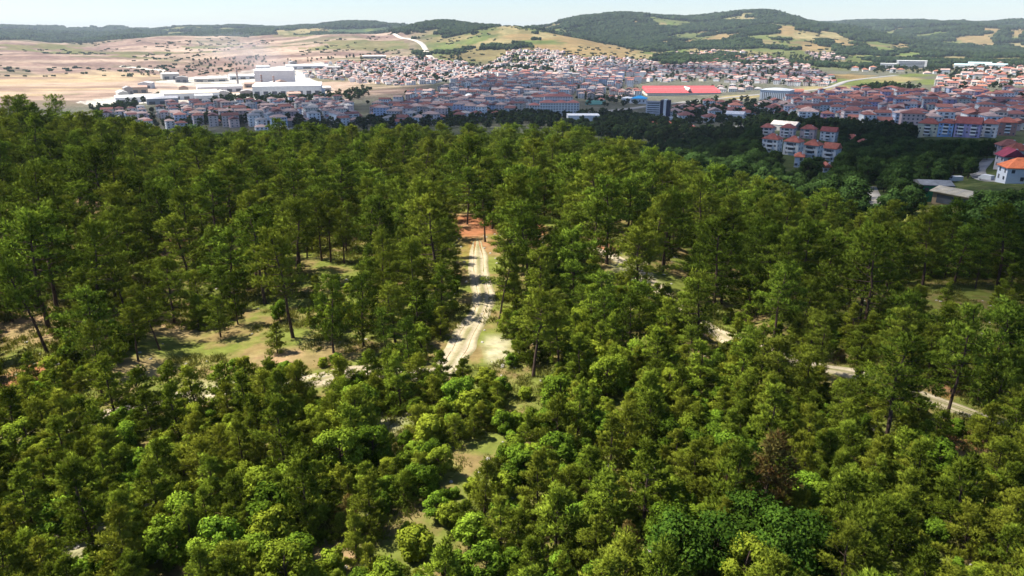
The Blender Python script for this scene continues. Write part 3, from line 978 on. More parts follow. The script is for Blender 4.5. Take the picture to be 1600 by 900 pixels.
TOWNTREES = [tree_model('town_tree', make_broadleaf(380 + i, h, .12, r_, 14, 40, .75), 4, M_FARLEAF) for i, (h, r_) in enumerate([(9, 4.2), (11, 4.0), (7, 3.8)])]

# where the photograph shows bare ground between the trees (photograph pixels)
OPEN = [
    [(244, 494), (312, 520), (385, 500), (390, 448), (425, 440), (440, 445), (487, 412), (545, 398), (560, 410), (520, 440), (500, 470), (470, 490), (480, 520), (510, 530), (560, 520), (590, 530), (500, 554), (487, 562), (440, 562), (400, 548), (344, 552), (330, 586), (290, 598), (175, 584), (172, 569), (237, 562)],
    [(0, 478), (60, 490), (94, 531), (78, 556), (0, 600)],
    [(736, 392), (760, 392), (762, 440), (772, 470), (768, 500), (756, 520), (797, 530), (800, 545), (784, 560), (744, 582), (700, 572), (694, 552), (712, 515), (722, 480), (738, 440)],
    [(716, 332), (774, 342), (770, 378), (720, 376)], [(826, 350), (846, 352), (846, 364), (828, 360)], [(806, 372), (832, 374), (830, 386), (808, 384)], [(930, 378), (952, 384), (950, 408), (934, 398)],
    [(972, 406), (990, 410), (990, 426), (974, 420)], [(992, 402), (1016, 402), (1018, 436), (1000, 442)], [(1108, 514), (1138, 514), (1136, 528), (1112, 526)],
    [(790, 567), (843, 578), (836, 627), (806, 644), (787, 642), (806, 605)], [(486, 578), (512, 580), (512, 612), (490, 610)], [(545, 576), (562, 576), (560, 590), (546, 590)], [(302, 610), (340, 606), (338, 620), (306, 622)],
    [(587, 642), (628, 650), (628, 674), (590, 674)], [(700, 698), (772, 680), (768, 702), (738, 726), (728, 757), (716, 760), (716, 720)], [(612, 795), (648, 793), (637, 820), (610, 812)],
    [(585, 870), (612, 832), (612, 850), (603, 882)], [(675, 826), (695, 838), (687, 867), (650, 872), (670, 850)], [(500, 845), (526, 851), (518, 885), (500, 885)], [(85, 835), (128, 845), (122, 862), (90, 860)], [(260, 884), (330, 888), (330, 900), (250, 900)],
    [(1288, 568), (1326, 570), (1336, 588), (1292, 590)], [(1444, 618), (1480, 612), (1512, 640), (1508, 650), (1450, 632)], [(1478, 682), (1540, 684), (1546, 704), (1500, 712)], [(684, 235), (706, 236), (706, 243), (684, 243)],
    [(262, 376), (300, 378), (300, 392), (262, 392)], [(130, 318), (152, 318), (150, 334), (132, 334)], [(0, 676), (12, 672), (10, 690), (0, 690)], [(495, 395), (545, 380), (545, 398), (500, 410)], [(1358, 292), (1376, 300), (1376, 322), (1362, 318)],
    [(1446, 296), (1470, 298), (1468, 312), (1446, 310)], [(1484, 298), (1532, 300), (1530, 314), (1486, 314)],
]


_bb = {}


def tree_hits_open(x, y, z, h, r, cb, polys=OPEN):
    pts = []
    for fz, fr in ((cb + .04, .75), (cb + .25 * (1 - cb), 1), (cb + .55 * (1 - cb), .95), (cb + .8 * (1 - cb), .6), (.98, .1)):
        for s in (-.85, 0, .85):
            pts.append((x + s * fr * r * .95, z + h * fz))
    p = np.array(pts)
    px, py, _ = project(p[:, 0], np.full(len(p), y), p[:, 1])
    x0, x1, y0, y1 = px.min(), px.max(), py.min(), py.max()
    for k in range(len(polys)):
        key = (id(polys), k)
        if key not in _bb:
            _bb[key] = (min(a[0] for a in polys[k]), max(a[0] for a in polys[k]), min(a[1] for a in polys[k]), max(a[1] for a in polys[k]))
        b = _bb[key]
        if x1 < b[0] or x0 > b[1] or y1 < b[2] or y0 > b[3]:
            continue
        if in_poly(px, py, polys[k]).any():
            return True
    return False


TRACK_PTS = np.array([tuple(p) for t in (TRACK_A, TRACK_B) for p in smooth_line(t, 1.0)])
EDGE_PX = [-400, 0, 100, 250, 450, 700, 900, 1050, 1200, 1350, 1500, 1650, 2200]
EDGE_R = [262, 258, 255, 250, 262, 268, 255, 225, 195, 168, 155, 145, 135]
placed = {}


def free(x, y, gap):
    i, j = int(x // 6), int(y // 6)
    for a in (-1, 0, 1):
        for b in (-1, 0, 1):
            for (qx, qy, qg) in placed.get((i + a, j + b), ()):
                if (qx - x) ** 2 + (qy - y) ** 2 < ((gap + qg) / 2) ** 2:
                    return False
    return True


def mark(x, y, gap):
    placed.setdefault((int(x // 6), int(y // 6)), []).append((x, y, gap))


trees = []      # kind, x, y, model number, scale, turn, px, py of the crown middle, distance


def add_tree(kind, x, y, mi, sc, rz=None, lean=None):
    models = dict(pine=PINES, young=YOUNGS, bush=BUSHES, broad=BROADS, dry=[DRY])[kind]
    z = hz(x, y)
    top = models[mi]['ext'][2] * sc
    px, py, dep = project(x, y, z + top * .62)
    trees.append(dict(kind=kind, x=x, y=y, z=z, mi=mi, sc=sc, rz=random.uniform(0, 6.28) if rz is None else rz, px=float(px), py=float(py), r=math.hypot(x, y), lean=lean, top=top, size=models[mi]['ext'][0] * sc * F / float(dep)))
    mark(x, y, dict(pine=3.7, young=2.2, bush=1.7, broad=4.8, dry=2.6)[kind] * sc)


# pines whose trunks the photograph shows, by the foot of the trunk
for (px, py, mi, sc, lean) in [(458, 528, 1, 1.08, (-.06, .0)), (250, 548, 3, .62, (-.22, .05)), (196, 488, 7, .72, (-.12, .0)), (74, 552, 3, .9, (-.18, 0)), (521, 552, 4, .86, (.0, 0)), (568, 542, 0, .80, (.01, 0)),
                               (778, 510, 7, .78, (.16, 0)), (1006, 446, 7, .95, (.16, .02)), (1088, 540, 5, .80, (.0, 0)), (1478, 655, 1, .86, (.04, 0)), (758, 378, 7, .72, (-.12, 0)), (270, 396, 1, .95, (-.1, 0)), (283, 394, 3, .9, (-.08, 0)),
                               (517, 410, 7, .85, (0, 0)), (503, 408, 1, .8, (0, 0)), (538, 412, 3, .75, (0, 0)), (600, 468, 0, .85, (0, 0)), (648, 492, 6, .8, (0, 0)), (372, 508, 4, .62, (-.05, 0)), (345, 528, 4, .5, (0, 0)), (143, 334, 7, .8, (0, 0)), (1545, 668, 4, .7, (0, 0)),
                               (690, 500, 2, .70, (0, 0)), (160, 620, 2, .72, (-.05, 0)), (640, 590, 6, .62, (0, 0)), (700, 255, 2, 1.05, (0, 0)), (745, 258, 5, .9, (0, 0))]:
    p = at(px, py)
    add_tree('pine', p.x, p.y, mi, sc, lean=lean)
for (px, py, mi, sc) in [(1192, 802, 0, 1.05), (547, 822, 0, .42), (980, 872, 0, .42), (1312, 566, 0, .30), (1052, 606, 0, .25)]:
    p = at(px, py)
    add_tree('dry', p.x, p.y, mi, sc)
for (px, py, mi, sc) in [(352, 640, 0, .72), (392, 642, 3, .66), (432, 650, 1, .75), (466, 640, 2, .72), (420, 668, 0, .8), (535, 618, 5, .7), (578, 616, 0, .62), (612, 620, 1, .62), (655, 618, 2, .66), (690, 622, 4, .6), (590, 640, 5, .6), (270, 640, 2, .66), (225, 660, 0, .7), (180, 650, 1, .7), (310, 655, 4, .7), (725, 618, 6, .55), (755, 640, 5, .5), (130, 690, 2, .7), (80, 700, 0, .7), (25, 700, 1, .7), (1040, 500, 0, .7), (1072, 525, 3, .6), (1150, 562, 1, .6), (1182, 575, 4, .62), (1215, 588, 2, .62), (1250, 600, 0, .62), (1278, 612, 5, .5), (1350, 626, 6, .6), (1375, 640, 2, .66), (1405, 645, 1, .62), (1430, 660, 3, .5), (1540, 700, 4, .6), (1575, 705, 0, .7)]:
    p = at(px, py)
    add_tree('young', p.x, p.y, mi, sc)
for (px, py, mi, sc) in [(645, 872, 2, .85), (290, 850, 3, .7), (350, 880, 1, .8), (265, 890, 1, .8), (400, 890, 0, .8), (865, 520, 3, .8), (905, 530, 3, .8), (845, 545, 1, .8), (835, 480, 1, .8), (880, 560, 3, .7), (820, 625, 2, .5), (1120, 890, 4, .85), (1060, 905, 4, .8), (1210, 905, 4, .85), (1165, 860, 4, .8), (1260, 890, 4, .75),
                         (1045, 870, 3, .8), (760, 612, 1, .6), (720, 610, 2, .6), (1310, 560, 2, .4), (600, 640, 1, .6), (880, 760, 2, .7), (935, 690, 1, .7), (960, 610, 1, .8), (990, 575, 3, .7), (430, 862, 1, .8), (465, 890, 0, .8), (520, 900, 2, .7), (330, 912, 3, .7), (740, 770, 2, .5), (1020, 640, 1, .8), (930, 580, 1, .8), (640, 770, 2, .6), (560, 620, 1, .6), (390, 640, 1, .7)]:
    p = at(px, py)
    add_tree('bush', p.x, p.y, mi, sc)

g2 = np.random.default_rng(21)
for i in range(36000):
    r = math.sqrt(g2.uniform(21 ** 2, 270 ** 2))
    a = R(g2.uniform(-52, 52))
    x, y = r * math.sin(a), r * math.cos(a)
    if r > np.interp(800 + F * 1.04 * math.tan(a), EDGE_PX, EDGE_R):
        continue
    thick = float(vnoise(x, y, 25, 77))
    far_mix = sm(r + 14 * (thick - .5), 52, 70)
    u = g2.uniform()
    if u < far_mix:
        kind = 'pine' if g2.uniform() < .93 else 'young'
    else:
        kind = 'young' if g2.uniform() < (.42 if -12 < x < 16 and r < 58 else .70) else 'bush'
        if g2.uniform() < .06 and r > 46:
            kind = 'pine'
    if kind == 'pine' and float(vnoise(x, y, 17, 88)) > .80:
        continue
    models = dict(pine=PINES, young=YOUNGS, bush=BUSHES[:4])[kind]
    mi = int(g2.integers(len(models)))
    sc = (g2.uniform(.45, 1.12) if g2.uniform() < .85 else g2.uniform(1.0, 1.2)) if kind == 'pine' else g2.uniform(.42, .85) if kind == 'young' else g2.uniform(.45, .9)
    if kind == 'pine' and r < 70:
        sc *= .72
    gap = dict(pine=4.15, young=2.3, bush=1.8)[kind] * sc
    if not free(x, y, gap):
        continue
    if np.min((TRACK_PTS[:, 0] - x) ** 2 + (TRACK_PTS[:, 1] - y) ** 2) < (1.7 + (.5 if kind == 'bush' else 1.0)) ** 2:
        continue
    md = models[mi]
    if tree_hits_open(x, y, hz(x, y), md['ext'][2] * sc, md['ext'][0] * sc, .22 if kind == 'pine' else .0):
        continue
    add_tree(kind, x, y, mi, sc, g2.uniform(0, 6.28))

for i in range(9000):
    r = math.sqrt(g2.uniform(21 ** 2, 84 ** 2))
    a = R(g2.uniform(-48, 48))
    x, y = r * math.sin(a), r * math.cos(a)
    kind = 'young' if g2.uniform() < .55 else 'bush'
    models = dict(young=YOUNGS, bush=BUSHES[:4])[kind]
    mi = int(g2.integers(len(models)))
    sc = g2.uniform(.25, .5) if kind == 'young' else g2.uniform(.3, .6)
    if not free(x, y, 2.2 * sc):
        continue
    if np.min((TRACK_PTS[:, 0] - x) ** 2 + (TRACK_PTS[:, 1] - y) ** 2) < 2.1 ** 2:
        continue
    md = models[mi]
    if tree_hits_open(x, y, hz(x, y), md['ext'][2] * sc, md['ext'][0] * sc, .0) and g2.uniform() > .015:
        continue
    if r > 60 and g2.uniform() < .6:
        continue
    add_tree(kind, x, y, mi, sc, g2.uniform(0, 6.28))

# the wood goes on below and behind the viewpoint
for i in range(2600):
    x, y = g2.uniform(-75, 75), g2.uniform(-55, 22)
    kind = 'young' if g2.uniform() < .6 else 'bush' if g2.uniform() < .7 else 'pine'
    models = dict(pine=PINES, young=YOUNGS, bush=BUSHES[:4])[kind]
    sc = g2.uniform(.5, .9) if kind != 'pine' else g2.uniform(.6, .9)
    if (y > 0 and math.hypot(x, y) > 21) or not free(x, y, dict(pine=4.1, young=2.5, bush=1.9)[kind] * sc):
        continue
    add_tree(kind, x, y, int(g2.integers(len(models))), sc, g2.uniform(0, 6.28))

# tall dark pines standing in the cloud's shade behind the sunlit crest
for i in range(400):
    col = g2.uniform(440, 830)
    a = math.atan2((col - 800) / F, 1.02)
    r = g2.uniform(266, 300)
    x, y = r * math.sin(a), r * math.cos(a)
    if free(x, y, 4.0):
        add_tree('pine', x, y, int(g2.integers(len(PINES))), g2.uniform(1.0, 1.3), g2.uniform(0, 6.28))

# dark broadleaf wood on the slope beyond the pines
CLEAR2 = [[(1190, 202), (1308, 206), (1310, 240), (1250, 242), (1192, 230)], [(1446, 296), (1470, 298), (1468, 312), (1446, 310)], [(1484, 298), (1532, 300), (1530, 314), (1486, 314)], [(1524, 255), (1548, 246), (1548, 284), (1526, 284)], [(1555, 230), (1605, 230), (1605, 296), (1555, 290)],
          [(1225, 268), (1262, 256), (1262, 240), (1230, 240)], [(1358, 290), (1378, 300), (1378, 324), (1360, 320)], [(1284, 252), (1306, 250), (1302, 266), (1284, 266)], [(1480, 276), (1504, 276), (1504, 290), (1480, 288)], [(1425, 194), (1600, 190), (1600, 216), (1425, 216)], [(1010, 190), (1090, 194), (1084, 206), (1012, 204)], [(1104, 208), (1166, 206), (1160, 214), (1108, 216)], [(888, 182), (938, 182), (938, 192), (890, 192)], [(826, 150), (906, 150), (906, 180), (828, 180)]]
for i in range(14000):
    r = math.sqrt(g2.uniform(140 ** 2, 640 ** 2))
    a = R(g2.uniform(-24, 40))
    x, y = r * math.sin(a), r * math.cos(a)
    col = 800 + F * 1.04 * math.tan(a)
    lo = np.interp(col, EDGE_PX, EDGE_R)
    hi = np.interp(col, [300, 450, 800, 900, 1000, 1100, 1200, 1320, 1450, 1650], [300, 380, 520, 600, 640, 640, 640, 640, 560, 520])
    if not lo < r < hi:
        continue
    mi = int(g2.integers(4))
    sc = g2.uniform(.7, 1.15)
    if not free(x, y, 4.8 * sc):
        continue
    md = BROADS[mi]
    if tree_hits_open(x, y, hz(x, y), md['ext'][2] * sc, md['ext'][0] * sc, .05, CLEAR2):
        continue
    add_tree('broad', x, y, mi, sc, g2.uniform(0, 6.28))


def scatter(name, label, models, pts, mat=None):
    """one mass of vegetation: model meshes set on points (x, y, z, scale, turn, model)"""
    protos = bpy.data.collections.new(name + '_models')
    for i, md in enumerate(models):
        me = joined(f'{name}_model_{i:02d}', md) if isinstance(md, dict) else md
        protos.objects.link(bpy.data.objects.new(f'{name}_model_{i:02d}', me))
    P = np.array(pts, float)
    me = bpy.data.meshes.new(name)
    me.vertices.add(len(P))
    me.vertices.foreach_set('co', P[:, :3].astype(np.float32).ravel())
    me.attributes.new('size', 'FLOAT', 'POINT').data.foreach_set('value', P[:, 3].astype(np.float32))
    rot = np.zeros((len(P), 3), np.float32)
    rot[:, 2] = P[:, 4]
    me.attributes.new('turn', 'FLOAT_VECTOR', 'POINT').data.foreach_set('vector', rot.ravel())
    me.attributes.new('model', 'INT', 'POINT').data.foreach_set('value', P[:, 5].astype(np.int32))
    o = link(name, me, kind='stuff', label=label)
    ng = bpy.data.node_groups.new(name, 'GeometryNodeTree')
    ng.interface.new_socket('Geometry', in_out='INPUT', socket_type='NodeSocketGeometry')
    ng.interface.new_socket('Geometry', in_out='OUTPUT', socket_type='NodeSocketGeometry')
    N, L = ng.nodes, ng.links.new
    gi, go = N.new('NodeGroupInput'), N.new('NodeGroupOutput')
    ip, ci = N.new('GeometryNodeInstanceOnPoints'), N.new('GeometryNodeCollectionInfo')
    ci.inputs['Collection'].default_value = protos
    ci.inputs['Separate Children'].default_value = True
    ci.inputs['Reset Children'].default_value = True
    ip.inputs['Pick Instance'].default_value = True

    def attr(nm, typ):
        n = N.new('GeometryNodeInputNamedAttribute')
        n.data_type = typ
        n.inputs['Name'].default_value = nm
        return n.outputs['Attribute']
    L(gi.outputs[0], ip.inputs['Points'])
    L(ci.outputs[0], ip.inputs['Instance'])
    L(attr('model', 'INT'), ip.inputs['Instance Index'])
    L(attr('turn', 'FLOAT_VECTOR'), ip.inputs['Rotation'])
    L(attr('size', 'FLOAT'), ip.inputs['Scale'])
    L(ip.outputs[0], go.inputs[0])
    o.modifiers.new('scatter', 'NODES').node_group = ng
    return o


def tree_thing(t, name, label, cat, group):
    models = dict(pine=PINES, young=YOUNGS, bush=BUSHES, broad=BROADS, dry=[DRY])[t['kind']]
    md = models[t['mi']]
    e = link(name, None, loc=(t['x'], t['y'], t['z']), rz=t['rz'], label=label, cat=cat, group=group)
    e.empty_display_size = 0.3
    s = t['sc']
    slim = .74 if t['lean'] else 1.0
    e.scale = (s * slim, s * slim, s * random.uniform(.92, 1.12))
    if t['lean']:
        e.rotation_euler = (-t['lean'][1], t['lean'][0], 0)
    else:
        e.rotation_euler = (random.uniform(-.04, .04), random.uniform(-.04, .04), t['rz'])
    link('trunk', md['trunk'], parent=e)
    link('crown', md['crown'], parent=e)
    return e


# grass tufts and stones on the open ground
M_GRASS = foliage_mat('grass_blades', (0.10, 0.115, 0.022), (0.24, 0.24, 0.06), 0.2, jitter=0.3, spray=False)
M_STONE = simple_mat('stone', (0.34, 0.31, 0.26), 0.9, 0.3, 2.0)
tufts_ = []
for i in range(4):
    g = np.random.default_rng(900 + i)
    n = 46
    c = g.normal(0, .22, (n, 3)) * np.array([1, 1, 0])
    dr = unit(g.normal(0, .5, (n, 3)) + np.array([0, 0, 1.0])) * g.uniform(.10, .34, (n, 1))
    sd = unit(np.cross(dr, g.normal(0, 1, (n, 3)))) * .03
    V = np.stack([c - sd, c + sd, c + dr], 1).reshape(-1, 3)
    tufts_.append(mesh_np(f'tuft_{i}', V, tri_faces(len(V), 3), [M_GRASS], tint=np.repeat(g.uniform(0, 1, n), 3)))
gg = np.random.default_rng(31)
rr_, aa_ = np.sqrt(gg.uniform(20 ** 2, 130 ** 2, 26000)), np.radians(gg.uniform(-44, 44, 26000))
tx, ty = rr_ * np.sin(aa_), rr_ * np.cos(aa_)
tk = (fbm(tx, ty, 7, 3, 55) > .5) & np.array([np.min((TRACK_PTS[:, 0] - a) ** 2 + (TRACK_PTS[:, 1] - b) ** 2) > 1.0 for a, b in zip(tx, ty)])
tx, ty = tx[tk], ty[tk]
scatter('grass', 'short yellow green grass tufts on the open ground', tufts_, np.stack([tx, ty, height(tx, ty), gg.uniform(.6, 1.6, len(tx)), gg.uniform(0, 6.28, len(tx)), gg.integers(0, 4, len(tx))], 1))
stones_ = [mesh_np(f'stone_{i}', lumpy(ICO1, 40 + i, .45, 1.4) * np.array([1, .8, .55]), ICO1[1], [M_STONE]) for i in range(4)]
rr_, aa_ = np.sqrt(gg.uniform(24 ** 2, 110 ** 2, 900)), np.radians(gg.uniform(-40, 40, 900))
tx, ty = rr_ * np.sin(aa_), rr_ * np.cos(aa_)
scatter('stones', 'small pale stones lying on the open ground', stones_, np.stack([tx, ty, height(tx, ty), gg.uniform(.05, .22, len(tx)), gg.uniform(0, 6.28, len(tx)), gg.integers(0, 4, len(tx))], 1))

ORD = ['first', 'second', 'third', 'fourth', 'fifth', 'sixth', 'seventh', 'eighth', 'ninth', 'tenth', 'eleventh', 'twelfth', 'thirteenth', 'fourteenth', 'fifteenth', 'sixteenth', 'seventeenth', 'eighteenth', 'nineteenth', 'twentieth']
ORD += [f'{t}-{o}' if o else t2 for t, t2 in (('twenty', 'twentieth'), ('thirty', 'thirtieth'), ('forty', 'fortieth'), ('fifty', 'fiftieth')) for o in ORD[:9] + ['']]
ORD = list(dict.fromkeys(ORD))


def ordinal(i, n):
    return 'standing alone' if n == 1 else 'leftmost' if i == 0 else 'rightmost' if i == n - 1 else ORD[i] + ' from left' if i <= n // 2 and i < len(ORD) else ORD[min(n - 1 - i, len(ORD) - 1)] + ' from right'


def row_of(py):
    for lim, s in ((235, 'along the forest crest'), (275, 'just below the crest'), (315, 'well above the red earth patch'), (350, 'level with the red earth patch'), (385, "level with the track's far end"), (420, "level with the track's upper stretch"), (460, "level with the track's straight"),
                   (500, 'level with where the track widens'), (545, 'level with the track bend'), (595, 'just below the track bend'), (650, 'well below the track bend'), (710, 'in the upper thicket'), (770, 'in the middle thicket'), (830, 'in the lower thicket'), (2000, 'at the bottom edge')):
        if py < lim:
            return s


def col_of(px):
    for lim, s in ((150, 'at the left edge'), (330, 'left of the clearing'), (520, 'around the grassy clearing'), (740, 'left of the track'), (930, 'right of the track'), (1120, 'in the middle right'), (1330, 'toward the right'), (9999, 'at the right edge')):
        if px < lim:
            return s


def build_things(kind, name, cat, group, adj, most=300):
    lst = [t for t in trees if t['kind'] == kind and -25 < t['px'] < 1625 and t['py'] < 915 and t['y'] > 15]
    if kind == 'broad':
        lst = [t for t in lst if t['py'] > 150]
    lst.sort(key=lambda t: -t['size'])
    # hand-placed trees come first in the list whatever their size
    things = lst[:most]
    zones = {}
    for t in things:
        zones.setdefault((row_of(t['py']), col_of(t['px'])), []).append(t)
    for (rw, cl), z in zones.items():
        z.sort(key=lambda t: t['px'])
        for i, t in enumerate(z):
            tree_thing(t, name, f'{adj(t)} {rw} {cl}, {ordinal(i, len(z))}', cat, group)
            t['done'] = True


def adj_pine(t):
    return 'leaning bare-trunked pine' if t['lean'] and abs(t['lean'][0]) > .1 else 'bare-trunked pine' if t['lean'] else 'tall pine' if t['sc'] > .9 else 'pine'


build_things('pine', 'pine_tree', 'pine tree', 'tall pines on the plateau', adj_pine)
build_things('young', 'young_pine', 'young pine', 'young pines of the thicket', lambda t: 'bushy young pine' if t['sc'] > .8 else 'small young pine')
build_things('bush', 'leafy_bush', 'bush', 'bright green bushes between the pines', lambda t: 'bright green bush' if t['sc'] > .6 else 'low green bush')
for t in trees:
    if t['kind'] == 'dry':
        tree_thing(t, 'dry_pine', 'half dead pine with rusty brown needles in the lower thicket' if t['sc'] > 1 else 'small rusty dead sapling ' + ('beside the right track' if t['py'] < 580 and t['px'] > 1200 else 'above the thicket at middle right' if t['py'] < 640 else 'in the thicket at lower left' if t['px'] < 700 else 'at the bottom edge right of centre'), 'pine tree', None)
        t['done'] = True


def wood_row(t):
    return 'close behind the pines' if t['r'] < 260 else 'below the white apartments' if t['r'] < 420 else 'behind the white apartments'


lst = [t for t in trees if t['kind'] == 'broad' and -10 < t['px'] < 1610]
lst.sort(key=lambda t: -t['size'])
zones = {}
for t in lst[:150]:
    zones.setdefault((wood_row(t), 'in the dark band at centre left' if t['px'] < 700 else 'in the dark band at centre' if t['px'] < 950 else 'right of the office tower' if t['px'] < 1130 else 'by the short pale lane' if t['px'] < 1400 else 'around the green house' if t['px'] < 1520 else 'near the orange roofed house'), []).append(t)
for (a_, b_), z in zones.items():
    z.sort(key=lambda t: t['px'])
    for i, t in enumerate(z):
        tree_thing(t, 'broadleaf_tree', f'dark tree {a_}, {b_}, {ordinal(i, len(z))}', 'tree', 'dark trees on the shaded slope')
        t['done'] = True

rest = [t for t in trees if not t.get('done')]
order = {'pine': (PINES, 0), 'young': (YOUNGS, len(PINES)), 'bush': (BUSHES, len(PINES) + len(YOUNGS)), 'dry': (BUSHES, 0)}
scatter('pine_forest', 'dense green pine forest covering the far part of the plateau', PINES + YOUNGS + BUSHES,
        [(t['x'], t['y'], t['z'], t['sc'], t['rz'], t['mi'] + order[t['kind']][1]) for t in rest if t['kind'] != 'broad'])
scatter('dark_wood', 'dark leafy wood on the shaded slope between the pines and the town', BROADS,
        [(t['x'], t['y'], t['z'], t['sc'], t['rz'], t['mi']) for t in rest if t['kind'] == 'broad'])
print('TREES', {k: sum(t['kind'] == k for t in trees) for k in ('pine', 'young', 'bush', 'broad')}, 'rest', len(rest))

# ------------------------------------------------------------------ the town
M_WALL = simple_mat('painted_plaster', use_obj_color=True, rough=0.9, var=0.10, scale=0.25)
M_ROOF = simple_mat('roof_tiles', use_obj_color=True, rough=0.85, var=0.28, scale=0.5, bump=0.3)
M_GLASS = simple_mat('window_glass', (0.075, 0.085, 0.105), 0.25, 0.3, 0.4, spec=0.5)
M_CURTAIN = simple_mat('curtained_glass', (0.19, 0.19, 0.20), 0.4, 0.4, 0.3, spec=0.5)
M_WHITE = simple_mat('white_paint', (0.72, 0.72, 0.70), 0.8, 0.06, 0.3)
M_CONC = simple_mat('concrete', (0.42, 0.41, 0.39), 0.9, 0.15, 0.3)
M_TOWN = simple_mat('town_colours', attr='cover', rough=0.9, var=0.12, scale=0.2)
WALLS = [((.80, .79, .76), 'white'), ((.70, .64, .54), 'cream'), ((.62, .46, .42), 'pink'), ((.48, .55, .66), 'pale blue'), ((.60, .48, .32), 'ochre'), ((.55, .52, .50), 'grey'), ((.68, .58, .55), 'rose white'), ((.45, .36, .50), 'lilac')]
ROOFS = [((.25, .105, .085), 'red brown'), ((.185, .080, .075), 'maroon'), ((.31, .125, .095), 'red'), ((.42, .29, .25), 'faded red'), ((.38, .16, .10), 'orange red'), ((.32, .30, .29), 'grey')]


def shade(c, k):
    return tuple(min(.9, x * k) for x in c)


def window_spots(w, d, floors, fh=3.0, step=3.2):
    """(face, along, height) of each window: f front, b back, l and r the ends"""
    sp = []
    for face, L in (('f', w), ('l', d), ('r', d)):
        n = max(2, int(L / step))
        for fl in range(floors):
            for i in range(n):
                sp.append((face, (i + .5) / n * L - L / 2, fl * fh + 1.75))
    return sp


def window_box(face, u, z, w, d, ww=1.4, wh=1.35, deep=.1):
    if face == 'f':
        return (u - ww / 2, u + ww / 2, -d / 2 - .05, -d / 2 + deep, z - wh / 2, z + wh / 2)
    x = -w / 2 if face == 'l' else w / 2
    o = (x - .05, x + deep) if face == 'l' else (x - deep, x + .05)
    return (o[0], o[1], u - ww / 2, u + ww / 2, z - wh / 2, z + wh / 2)


_wm = {}


def window_mesh(face):
    k = ('f' if face[0] == 'f' else 's') + face[1:]
    if k not in _wm:
        b = MB()
        if k[0] == 'f':
            b.box(-.55, .55, -.05, .1, -.62, .62)
        else:
            b.box(-.06, .06, -.5, .5, -.62, .62)
        _wm[k] = b.mesh('window', M_CURTAIN if k.endswith('b') else M_GLASS)
    return _wm[k]


def house(name, x, y, rz, w, d, floors, wall, roof, label, cat, group=None, hip=True, single_windows=False, balconies=False, chimney=False, rise=None, fh=3.0, z=None, step=3.2):
    e = link(name, None, loc=(x, y, hz(x, y) if z is None else z), rz=rz, label=label, cat=cat, group=group)
    h = floors * fh + .3
    link('wall', MB().box(-w / 2, w / 2, -d / 2, d / 2, -4, h).mesh('wall', M_WALL), parent=e, color=wall)
    b = MB()
    if roof:
        b.roof(w, d, h + .01, rise if rise is not None else .22 * min(w, d), .5, hip)
        rf = link('roof', b.mesh('roof', M_ROOF), parent=e, color=roof)
        if chimney:
            c = MB().box(w * .2, w * .2 + .7, -.5, .2, h + .6, h + .22 * min(w, d) + 1.2)
            link('chimney', c.mesh('chimney', M_WHITE), parent=rf)
    else:
        b.box(-w / 2 - .2, w / 2 + .2, -d / 2 - .2, d / 2 + .2, h + .01, h + .5)
        link('roof', b.mesh('roof', M_ROOF), parent=e, color=(.5, .48, .45))
    sp = window_spots(w, d, floors, fh, step)
    if single_windows:
        for face, u, zz in sp:
            if random.random() < .12:
                continue
            u += random.uniform(-.25, .25)
            if face == 'f':
                lc = (u, -d / 2, zz)
            else:
                lc = ((-w / 2 if face == 'l' else w / 2), u, zz)
            wo = link('window', window_mesh(face + random.choice('ab')), parent=e, loc=lc)
            wo.scale = (random.uniform(.85, 1.25), random.uniform(.85, 1.25), random.uniform(.85, 1.1)) if face == 'f' else (1, random.uniform(.85, 1.25), random.uniform(.85, 1.1))
    else:
        q = MB()
        for s_ in sp:
            q.box(*window_box(*s_, w, d))
        link('glazing', q.mesh('glazing', M_GLASS), parent=e, kind='stuff')
    if balconies:
        n = max(1, int(w / 7))
        for i in range(n):
            u = (i + .5) / n * w - w / 2
            for fl in range(1, floors):
                q = MB().box(u - 1.9, u + 1.9, -d / 2 - 1.3, -d / 2 - .06, fl * fh - .1, fl * fh + .08).box(u - 1.9, u + 1.9, -d / 2 - 1.3, -d / 2 - 1.2, fl * fh + .08, fl * fh + .95)
                bl = link('balcony', q.mesh('balcony', M_WHITE), parent=e)
                link('balcony_door_shade', MB().box(u - 1.5, u + 1.5, -d / 2 - .1, -d / 2 - .02, fl * fh + .1, fl * fh + 2.3).mesh('balcony_door_shade', M_GLASS), parent=bl)  # dark sheet as door and painted shade of the balcony recess
    return e


def face_cam(p, turn=0.0):
    """turn a front towards the viewpoint, then by turn degrees"""
    return -math.atan2(p.x, p.y) + R(turn)


occupied = []      # (x, y, radius) where the hand-placed buildings stand


def block(px, py):
    p = at(px, py)
    return p, math.hypot(p.x, p.y) / F * math.hypot(1, 0.0)


